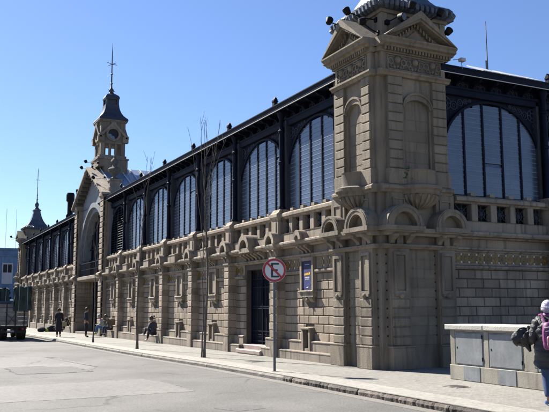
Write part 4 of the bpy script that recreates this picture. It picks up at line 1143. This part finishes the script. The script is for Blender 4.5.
def tarp(x, y, z, w, d, h, label, seed):
    rr = random.Random(seed); r = empty('tarpaulin_load', (x, y, z), 0, label, 'covered load', 'tarpaulin covered loads on the truck')
    b = MB(XYZ); n = 10; vs = []; fs = []
    def g(nx, ny, f):
        k = len(vs)
        for i in range(nx + 1):
            for j in range(ny + 1): vs.append(f(i / nx, j / ny))
        for i in range(nx):
            for j in range(ny): a = k + i * (ny + 1) + j; fs.append((a, a + 1, a + ny + 2, a + ny + 1))
    nz = lambda a, c: .035 * math.sin(a * 17 + seed) + .03 * math.sin(c * 11 + a * 5 + seed * 2) + rr.uniform(-.01, .01)
    g(n, n, lambda s, t: (d / 2 + nz(s, t), -w / 2 + w * s, h * t)); g(n, n, lambda s, t: (-d / 2 + nz(s, t), -w / 2 + w * s, h * t))
    g(n, n, lambda s, t: (-d / 2 + d * s, w / 2 + nz(s, t), h * t)); g(n, n, lambda s, t: (-d / 2 + d * s, -w / 2 + nz(s, t), h * t)); g(n, n, lambda s, t: (-d / 2 - .03 + (d + .06) * s, -w / 2 - .03 + (w + .06) * t, h + nz(s, t) * 1.5))
    b.raw(vs, fs); b.build('cover', 'tarp', r, smooth=True)
    b = MB(XYZ)
    for q in (-.25, .25): b.tube([(d / 2 + .06, q * w, 0), (d / 2 + .06, q * w, h + .04), (-d / 2, q * w, h + .06)], .012, 5)
    b.build('rope', 'lightcloth', r)
tarp(-45.18, 6.38, 1.45, .92, .55, 1.35, 'dark green tarpaulin hanging over the right rear corner of the truck', 1)
tarp(-46.4, 5.35, 2.0, .75, 1.0, .70, 'lower dark green tarpaulin load on the left of the truck bed', 4)

# ------------------------------------------------------------------ people
def skin_mesh(name, verts, edges, radii, m, parent, root=0, sub=1):
    me = bpy.data.meshes.new(name); me.from_pydata([tuple(v) for v in verts], edges, [])
    o = bpy.data.objects.new(name, me); COL.objects.link(o)
    sm = o.modifiers.new('s', 'SKIN'); sm.use_smooth_shade = True
    for i, r in enumerate(radii):
        sv = me.skin_vertices[0].data[i] if me.skin_vertices else None
        if sv: sv.radius = (r, r) if not isinstance(r, tuple) else r; sv.use_root = (i == root)
    if sub:
        s = o.modifiers.new('d', 'SUBSURF'); s.levels = sub; s.render_levels = sub
    dg = bpy.context.evaluated_depsgraph_get(); ev = o.evaluated_get(dg)
    nm = bpy.data.meshes.new_from_object(ev); nm.name = name
    bpy.data.objects.remove(o); nm.materials.clear(); nm.materials.append(M[m])
    for p in nm.polygons: p.use_smooth = True
    q = bpy.data.objects.new(name, nm); COL.objects.link(q); q.parent = parent; return q
def skin_obj(name, chains, m, parent, sub=1):
    """chains: list of lists of (point, radius); points shared by equal coordinates"""
    vs = []; rs = []; es = []; idx = {}
    for ch in chains:
        prev = None
        for p, r in ch:
            key = tuple(round(c, 4) for c in p)
            if key not in idx: idx[key] = len(vs); vs.append(p); rs.append(r)
            i = idx[key]
            if prev is not None and prev != i: es.append((prev, i))
            prev = i
    me = bpy.data.meshes.new(name); me.from_pydata([tuple(v) for v in vs], es, [])
    o = bpy.data.objects.new(name, me); COL.objects.link(o)
    bpy.context.view_layer.objects.active = o
    o.modifiers.new('s', 'SKIN').use_smooth_shade = True
    if not me.skin_vertices:
        bm = bmesh.new(); bm.from_mesh(me); bm.verts.layers.skin.verify(); bm.to_mesh(me); bm.free()
    d = me.skin_vertices[0].data
    for i, r in enumerate(rs): d[i].radius = (r, r); d[i].use_root = (i == 0)
    s = o.modifiers.new('d', 'SUBSURF'); s.levels = sub; s.render_levels = sub
    dg = bpy.context.evaluated_depsgraph_get(); nm = bpy.data.meshes.new_from_object(o.evaluated_get(dg)); nm.name = name
    bpy.data.objects.remove(o); nm.materials.clear(); nm.materials.append(M[m] if isinstance(m, str) else m)
    for p in nm.polygons: p.use_smooth = True
    q = bpy.data.objects.new(name, nm); COL.objects.link(q); q.parent = parent; return q
def V(*a): return Vector(a)
def hand_chains(wr, fw, side):
    """palm with five separate slightly curled fingers; fw = direction of fingers"""
    f = Vector(fw).normalized(); up = V(0, 0, 1) if abs(f.z) < .8 else V(1, 0, 0); s = f.cross(up).normalized(); n = s.cross(f)
    palm = wr + f * .05; out = [[(wr, .026), (palm, .036)]]
    for k, L in enumerate((.065, .078, .074, .056)):
        off = s * ((k - 1.5) * .019); a = palm + f * .035 + off
        out.append([(palm, .036), (a, .010), (a + f * L * .55 - n * .008, .009), (a + f * L - n * .03, .007)])
    tb = palm + s * (-.04 * side) - f * .01
    out.append([(palm, .036), (tb, .012), (tb + f * .035 - s * .01 * side - n * .015, .010)])
    return out
def person(loc, rz, J, cl, label, hair='hair', cap=None, hs=1.0, hairfn=None):
    """J: joints dict in local space, facing -Y; cl: materials"""
    r = empty('person', loc, rz, label, 'person')
    P_ = {k: Vector(v) for k, v in J.items()}
    pel, wai, che, nec, hd = P_['pelvis'], P_['waist'], P_['chest'], P_['neck'], P_['head']
    fdir = Vector(J.get('face', (0, -1, 0))).normalized(); up = (hd - nec).normalized()
    body = [[(pel, .12), (wai, .11), (che, .125), (nec, .052), (hd - up * .06 + fdir * .015, .068), (hd + up * .0, .085), (hd + up * .06 - fdir * .005, .072)],
            [(hd - up * .06 + fdir * .015, .068), (hd - up * .085 + fdir * .055, .028)], [(hd + up * .0, .085), (hd - up * .012 + fdir * .098, .013)]]
    for s in ('l', 'r'):
        sh, el, wr = P_['sh' + s], P_['el' + s], P_['wr' + s]; hp, kn, an, to = P_['hip' + s], P_['kn' + s], P_['an' + s], P_['toe' + s]
        body += [[(che, .125), (sh, .058), ((sh + el) / 2, .046), (el, .038), ((el + wr) / 2, .034), (wr, .026)], [(pel, .12), (hp, .085), ((hp + kn) / 2, .072), (kn, .054), (kn * .6 + an * .4, .052), (an, .036), (to, .028)]]
        body += hand_chains(wr, P_.get('hd' + s, wr - el), 1 if s == 'l' else -1)
    skin_obj('body', body, 'skin', r)
    k = cl.get('puff', 1.0)
    jk = [[(pel, .15 * k), (wai, .145 * k), (che, .155 * k), (nec - up * .015, .078)]]
    for s in ('l', 'r'):
        sh, el, wr = P_['sh' + s], P_['el' + s], P_['wr' + s]
        jk.append([(che, .155 * k), (sh, .080 * k), ((sh + el) / 2, .068 * k), (el, .060 * k), ((el + wr) / 2, .056 * k), (el * .08 + wr * .92, .046 * k)])
    skin_obj('jacket', jk, cl['top'], r)
    tr = [[(wai * .3 + pel * .7, .142), (pel, .148)]]
    for s in ('l', 'r'):
        hp, kn, an = P_['hip' + s], P_['kn' + s], P_['an' + s]; tr.append([(pel, .148), (hp, .105), ((hp + kn) / 2, .092), (kn, .074), ((kn + an) / 2, .068), (kn * .1 + an * .9, .056)])
    skin_obj('trousers', tr, cl['legs'], r)
    for s in ('l', 'r'):
        an, to = P_['an' + s], P_['toe' + s]; skin_obj('shoe', [[(an + V(0, 0, -.0), .05), (an * .6 + to * .4, .05), (to, .042)]], cl['shoes'], r)
    b = MB(XYZ)
    c = hd + up * .045 - fdir * .02
    vs = MB(XYZ); vs.ball((0, 0, 0), .105, 16, 12); out = []
    for v in vs.v:
        v = Vector(v)
        p = Vector((v.x, v.y, v.z * 1.12)); out.append(tuple(c + p))
    keep = [f for f in vs.f if sum((Vector(out[i]) - hd).dot(fdir) for i in f) / len(f) < .055 or sum((Vector(out[i]) - hd).dot(up) for i in f) / len(f) > .075]
    keep = [f for f in keep if sum((Vector(out[i]) - hd).dot(up) for i in f) / len(f) > -.06]
    b.raw(out, keep); b.build('hair' if not cap else 'cap', cap or hair, r, smooth=True)
    return r, P_
def walk(h=1.70, st=.22, arm=.12, lean=0.0):
    k = h / 1.70
    J = dict(pelvis=(0, 0, .92), waist=(0, -.01, 1.08), chest=(0, -.0 - lean, 1.30), neck=(0, -.02 - lean, 1.47), head=(0, -.04 - lean, 1.60),
             shl=(.17, -lean, 1.40), shr=(-.17, -lean, 1.40), ell=(.22, arm * .4 - lean, 1.13), elr=(-.22, -arm * .3 - lean, 1.13), wrl=(.23, arm * .2 - lean - .05, .90), wrr=(-.23, -arm - .12 - lean, .92),
             hipl=(.09, 0, .88), hipr=(-.09, 0, .88), knl=(.09, st * .35 - .05, .49), knr=(-.09, -st * .6, .50), anl=(.09, st, .09), anr=(-.09, -st * .9, .07), toel=(.10, st - .15, .035), toer=(-.10, -st * .9 - .16, .04))
    return {a: tuple(c * k for c in v) for a, v in J.items()}
def seated(seat=.30, k=1.0, reach=.35, ft=.38, hands='lap', lean=.06):
    z = seat + .11
    J = dict(pelvis=(0, 0, z), waist=(0, -lean * .4, z + .18), chest=(0, -lean, z + .40), neck=(0, -lean * 1.8 - .02, z + .56), head=(0, -lean * 2.6 - .05, z + .70),
             shl=(.17, -lean, z + .48), shr=(-.17, -lean, z + .48), ell=(.23, -lean - .10, z + .22), elr=(-.23, -lean - .10, z + .22),
             hipl=(.09, -.02, z), hipr=(-.09, -.02, z), knl=(.13, -reach, z + .16), knr=(-.11, -reach + .03, z + .14), anl=(.12, -ft, .09), anr=(-.12, -ft + .06, .09), toel=(.13, -ft - .16, .04), toer=(-.14, -ft - .10, .04))
    if hands == 'lap': J.update(wrl=(.10, -reach + .02, z + .24), wrr=(-.08, -reach + .05, z + .24))
    else: J.update(wrl=(.06, -lean * 2.6 - .20, z + .52), wrr=(-.06, -lean * 2.6 - .20, z + .50))
    return {a: tuple(c * k for c in v) for a, v in J.items()}
def faceto(x, y): return math.atan2(x, -y)             # rotation turning -Y to the direction (x, y)
# walker coming towards the camera with a tan bag
J = walk(1.66, .16); w_, P_ = person((-45.7, 8.6, gz(-45.7)), faceto(1, -.15), J, dict(top='blackcloth', legs='blackcloth', shoes='blackcloth', puff=1.12), 'person in long black clothes walking along the pavement carrying a tan bag', cap='browncloth')
b = MB(XYZ); b.tube([(0, 0, .98), (0, 0, .62), (0, .0, .40)], [.165, .20, .22], 12); b.build('long_coat', 'blackcloth', w_, smooth=True)
hb = empty('handbag', (-45.7 + .12, 8.6 + .30, .62 + gz(-45.7)), faceto(1, -.15), 'tan handbag carried by the walking person in black', 'bag')
b = MB(XYZ); b.box(-.14, .14, -.05, .05, 0, .26); b.build('bag_body', 'tan', hb)
b = MB(XYZ); b.tube([(-.1, 0, .26), (-.06, 0, .36), (.06, 0, .36), (.1, 0, .26)], .012, 6); b.build('handle', 'tan', hb)
# man standing by the entrance, back against the sun
J = walk(1.70, .05, .02); J['face'] = (.2, -1, 0)
person((-44.3, 9.9, gz(-44.3)), faceto(.5, 1), J, dict(top='navycloth', legs='blackcloth', shoes='blackcloth'), 'person in dark jacket standing beside the entrance facing the wall')
# two seated on the ledge near the entrance
SY = WALL_Y - .335
J = seated(.26, 1, .36, .42, 'lap', .08)
p1, _ = person((-44.6, SY - .02, .0), faceto(-.35, -1), J, dict(top='lightcloth', legs='bluecloth', shoes='lime'), 'seated person in a pale jacket and white cap on the ledge near the entrance', cap='lightcloth')
b = MB(XYZ)
for z in (.60, .72): b.lathe((0, -.05, z), [(.165, 0), (.17, .02), (.165, .04)], 16)
b.build('lime_stripe', 'lime', p1)
J = seated(.26, 1.02, .38, .42, 'face', .10)
person((-42.75, SY - .02, .0), faceto(-.7, -1), J, dict(top='browncloth', legs='navycloth', shoes='blackcloth'), 'seated person in brown jacket raising both hands to the face on the ledge', hair='hair')
# reader
J = seated(.26, 1.0, .40, .40, 'face', .05); J['anl'] = (.02, -.62, .30); J['toel'] = (.0, -.78, .33); J['knl'] = (.05, -.42, .66)
J['anr'] = (-.1, -.52, .08); J['toer'] = (-.11, -.68, .04); J['knr'] = (-.1, -.40, .56); J['wrl'] = (.06, -.32, .66); J['wrr'] = (-.08, -.22, .86)
p3, _ = person((-34.4, SY - .10, .0), faceto(-1, -.55), J, dict(top='navycloth', legs='blackcloth', shoes='shoewhite'), 'seated person in navy top with crossed legs and pale shoes sitting on the ledge')
b = MB(XYZ); b.tube([(0, .0, 1.16), (0, .01, 1.24)], [.05, .03], 8); b.build('hair_bun', 'hair', p3)
# crouched sitter beyond the pavilion
J = seated(.26, .95, .40, .34, 'lap', .16)
person((-54.6, SY - .05, .02), faceto(-.2, -1), J, dict(top='blackcloth', legs='blackcloth', shoes='blackcloth'), 'person in black crouched on the ledge beyond the entrance')
# heap of dark bags
r = empty('bag_heap', (-57.6, 10.3, gz(-57.6)), 0, 'heap of black bags with a green one on the pavement behind the walking person', 'bags')
for k, (x, y, s, m) in enumerate(((0, 0, .30, 'blackcloth'), (.4, .3, .26, 'blackcloth'), (-.4, .1, .22, 'blackcloth'), (.2, -.4, .14, 'lime'), (.1, .5, .34, 'blackcloth'), (.3, -.75, .26, 'blackcloth'))):
    b = MB(XYZ); b.ball((x, y, s * .72), s, 14, 10, (1.2, 1.1, .8)); rr = random.Random(k)
    b.v = [(p[0] * .72 + .04 * math.sin(p[2] * 19 + k), p[1] + .04 * math.sin(p[0] * 15 + k), max(0.0, p[2] + .03 * math.sin(p[0] * 13))) for p in b.v]; b.build('bag', m, r, smooth=True)

# foreground person walking away with a pink backpack
WX, WY = -9.04, 9.70
J = walk(1.66, .12, .05); k = 1.66 / 1.70
J['ell'] = (.27, .0, 1.10); J['wrl'] = (.28, -.22, 1.03); J['hdl'] = (0, -1, -.1)
fr, P_ = person((WX, WY, 0), faceto(-.80, .60), J, dict(top='quilt', legs='jeans', shoes='blueshoe', puff=1.32), 'person with pale lilac knit cap and pink backpack walking at the right edge', cap='knit')
b = MB(XYZ); vs = []; fs = []; K = 28; zs = [1.43 - i * .0195 for i in range(44)]
for i, z in enumerate(zs):
    t = (1.43 - z) / .75; g = abs(math.sin(PI * (1.43 - z) / .088)) ** .6
    for k_ in range(K):
        q = 2 * PI * k_ / K; w_ = .010 * math.sin(q * 3 + z * 21) + .007 * math.sin(q * 7 - z * 33)
        rx = (.10 + .13 * min(1, t * 5) ** .6) + .02 * t + .013 * g + w_; ry = (.09 + .10 * min(1, t * 5) ** .6) + .02 * t + .013 * g + w_
        vs.append((rx * math.cos(q), .0 + ry * math.sin(q), z))
for i in range(len(zs) - 1):
    for k_ in range(K): fs.append((i * K + k_, i * K + (k_ + 1) % K, (i + 1) * K + (k_ + 1) % K, (i + 1) * K + k_))
fs += [tuple(range(K)), tuple((len(zs) - 1) * K + k_ for k_ in range(K))]
b.raw(vs, fs); b.build('quilted_coat', 'quilt', fr, smooth=True)
for q in ('l', 'r'):
    b = MB(XYZ); sh, el, wr = P_['sh' + q], P_['el' + q], P_['wr' + q]; pp = []; rs = []
    for i in range(37):
        t = i / 36; c = sh.lerp(el, t * 2) if t < .5 else el.lerp(wr, (t - .5) * 1.9); pp.append(c); rs.append(.093 - .028 * t + .011 * abs(math.sin(PI * t * 7)) ** .6)
    b.tube(pp, rs, 14); b.build('quilted_sleeve', 'quilt', fr, smooth=True)
b = MB(XYZ); hd = P_['head']
for i in range(3): b.lathe((hd.x, hd.y + .02, hd.z - .02 + i * .022), [(.105, 0), (.118, .01), (.105, .022)], 18)
b.build('cap_brim', 'knit', fr, smooth=True)
b = MB(XYZ); b.ball((hd.x, hd.y + .0, hd.z - .10), .10, 12, 8, (1, 1, .6)); b.build('scarf', 'pink', fr, smooth=True)
bp_ = empty('backpack', (WX, WY, 0), faceto(-.80, .60), 'pink and purple patterned backpack worn by the person in black coat', 'backpack')
b = MB(XYZ); pts = []
vs = MB(XYZ); vs.ball((0, 0, 0), 1, 20, 14)
b.raw([(max(-.155, min(.155, v[0] * .2)), .30 + max(-.085, min(.085, v[1] * .12)), 1.13 + max(-.22, min(.23, v[2] * .28))) for v in vs.v], vs.f); b.build('pack_body', 'pink', bp_, smooth=True)
b = MB(XYZ); b.raw([(max(-.115, min(.115, v[0] * .14)), .395 + max(-.03, min(.03, v[1] * .05)), 1.05 + max(-.10, min(.10, v[2] * .12))) for v in vs.v], vs.f); b.build('front_pocket', 'pinkpale', bp_, smooth=True)
b = MB(XYZ)
for q in (-.10, .10): b.tube([(q, .22, 1.33), (q * 1.25, .1, 1.48), (q * 1.3, -.1, 1.47), (q * 1.35, -.19, 1.3), (q * 1.4, -.17, 1.05), (q * 1.4, .15, .97)], .02, 6)
b.tube([(-.04, .25, 1.36), (-.03, .25, 1.41), (.03, .25, 1.41), (.04, .25, 1.36)], .01, 6); b.build('strap', 'pink', bp_)
b = MB(XYZ)
for z in (1.20, 1.26): b.tube([(-.15, .36, z), (-.08, .40, z + .02), (.08, .40, z + .02), (.15, .36, z)], .008, 5)
b.build('zip', 'white', bp_)
# bundled black garment carried on the outstretched left side
g = empty('folded_jacket', (WX, WY, 0), faceto(-.80, .60), 'black folded jacket held out in the arm of the person at the right edge', 'jacket')
b = MB(XYZ); vs = MB(XYZ); vs.ball((0, 0, 0), 1, 22, 16)
out = []
for v in vs.v:
    x, y, z = v; x = x * (1.0 - .35 * z); w = .018 * math.sin(9 * x + 5 * z) + .012 * math.sin(14 * y + 3 * x)
    out.append((.35 + x * .21 + w, -.12 + y * .13 + w, 1.12 + z * .15 - .06 * x + w))
b.raw(out, vs.f); b.build('folds', 'quilt', g, smooth=True)
b = MB(XYZ); b.tube([(.34, -.15, 1.04), (.33, -.13, .94), (.30, -.1, .86)], [.07, .05, .02], 8); b.tube([(.50, -.1, 1.14), (.56, -.1, 1.10), (.60, -.1, 1.06)], [.07, .05, .02], 8); b.build('sleeve', 'quilt', g, smooth=True)

# ------------------------------------------------------------------ sky, sun, camera
S = Vector((-2.50, -.93, 2.54)).normalized()
w = bpy.data.worlds.new('World'); scene.world = w; w.use_nodes = True; nt = w.node_tree
sky = nt.nodes.new('ShaderNodeTexSky'); sky.sky_type = 'NISHITA'; sky.sun_disc = False
sky.sun_elevation = math.asin(S.z); sky.sun_rotation = math.atan2(S.x, S.y) % (2 * PI); sky.air_density = 1.0; sky.dust_density = .2; sky.ozone_density = 4.0
tm = nt.nodes.new('ShaderNodeVectorMath'); tm.operation = 'MULTIPLY'; tm.inputs[1].default_value = (.90, .945, 1.11)
nt.links.new(sky.outputs[0], tm.inputs[0]); nt.links.new(tm.outputs[0], nt.nodes['Background'].inputs['Color']); nt.nodes['Background'].inputs['Strength'].default_value = .05
l = bpy.data.lights.new('sun', 'SUN'); l.energy = 5.0; l.angle = R_(.5); l.color = (1, .95, .87)
so = bpy.data.objects.new('sun', l); COL.objects.link(so); so.rotation_euler = (-S).to_track_quat('-Z', 'Y').to_euler()
yaw, pit, rol, f = R_(-63.1699), R_(7.8009), R_(-.1982), 735.866
fw = Vector((math.sin(yaw) * math.cos(pit), math.cos(yaw) * math.cos(pit), math.sin(pit))); rt = Vector((math.cos(yaw), -math.sin(yaw), 0)); up = rt.cross(fw)
r2 = rt * math.cos(rol) + up * math.sin(rol); u2 = -rt * math.sin(rol) + up * math.cos(rol)
cam = bpy.data.cameras.new('camera'); co = bpy.data.objects.new('camera', cam); COL.objects.link(co)
co.matrix_world = Matrix(((r2.x, u2.x, -fw.x, 0), (r2.y, u2.y, -fw.y, 0), (r2.z, u2.z, -fw.z, 1.62), (0, 0, 0, 1)))
cam.sensor_width = 36; cam.lens = f / 549 * 36; cam.clip_end = 3000; cam.clip_start = .05
scene.camera = co
vs_ = scene.view_settings; vs_.view_transform = 'Standard'; vs_.look = 'None'; vs_.exposure = 1.55; vs_.gamma = 1; vs_.use_curve_mapping = False
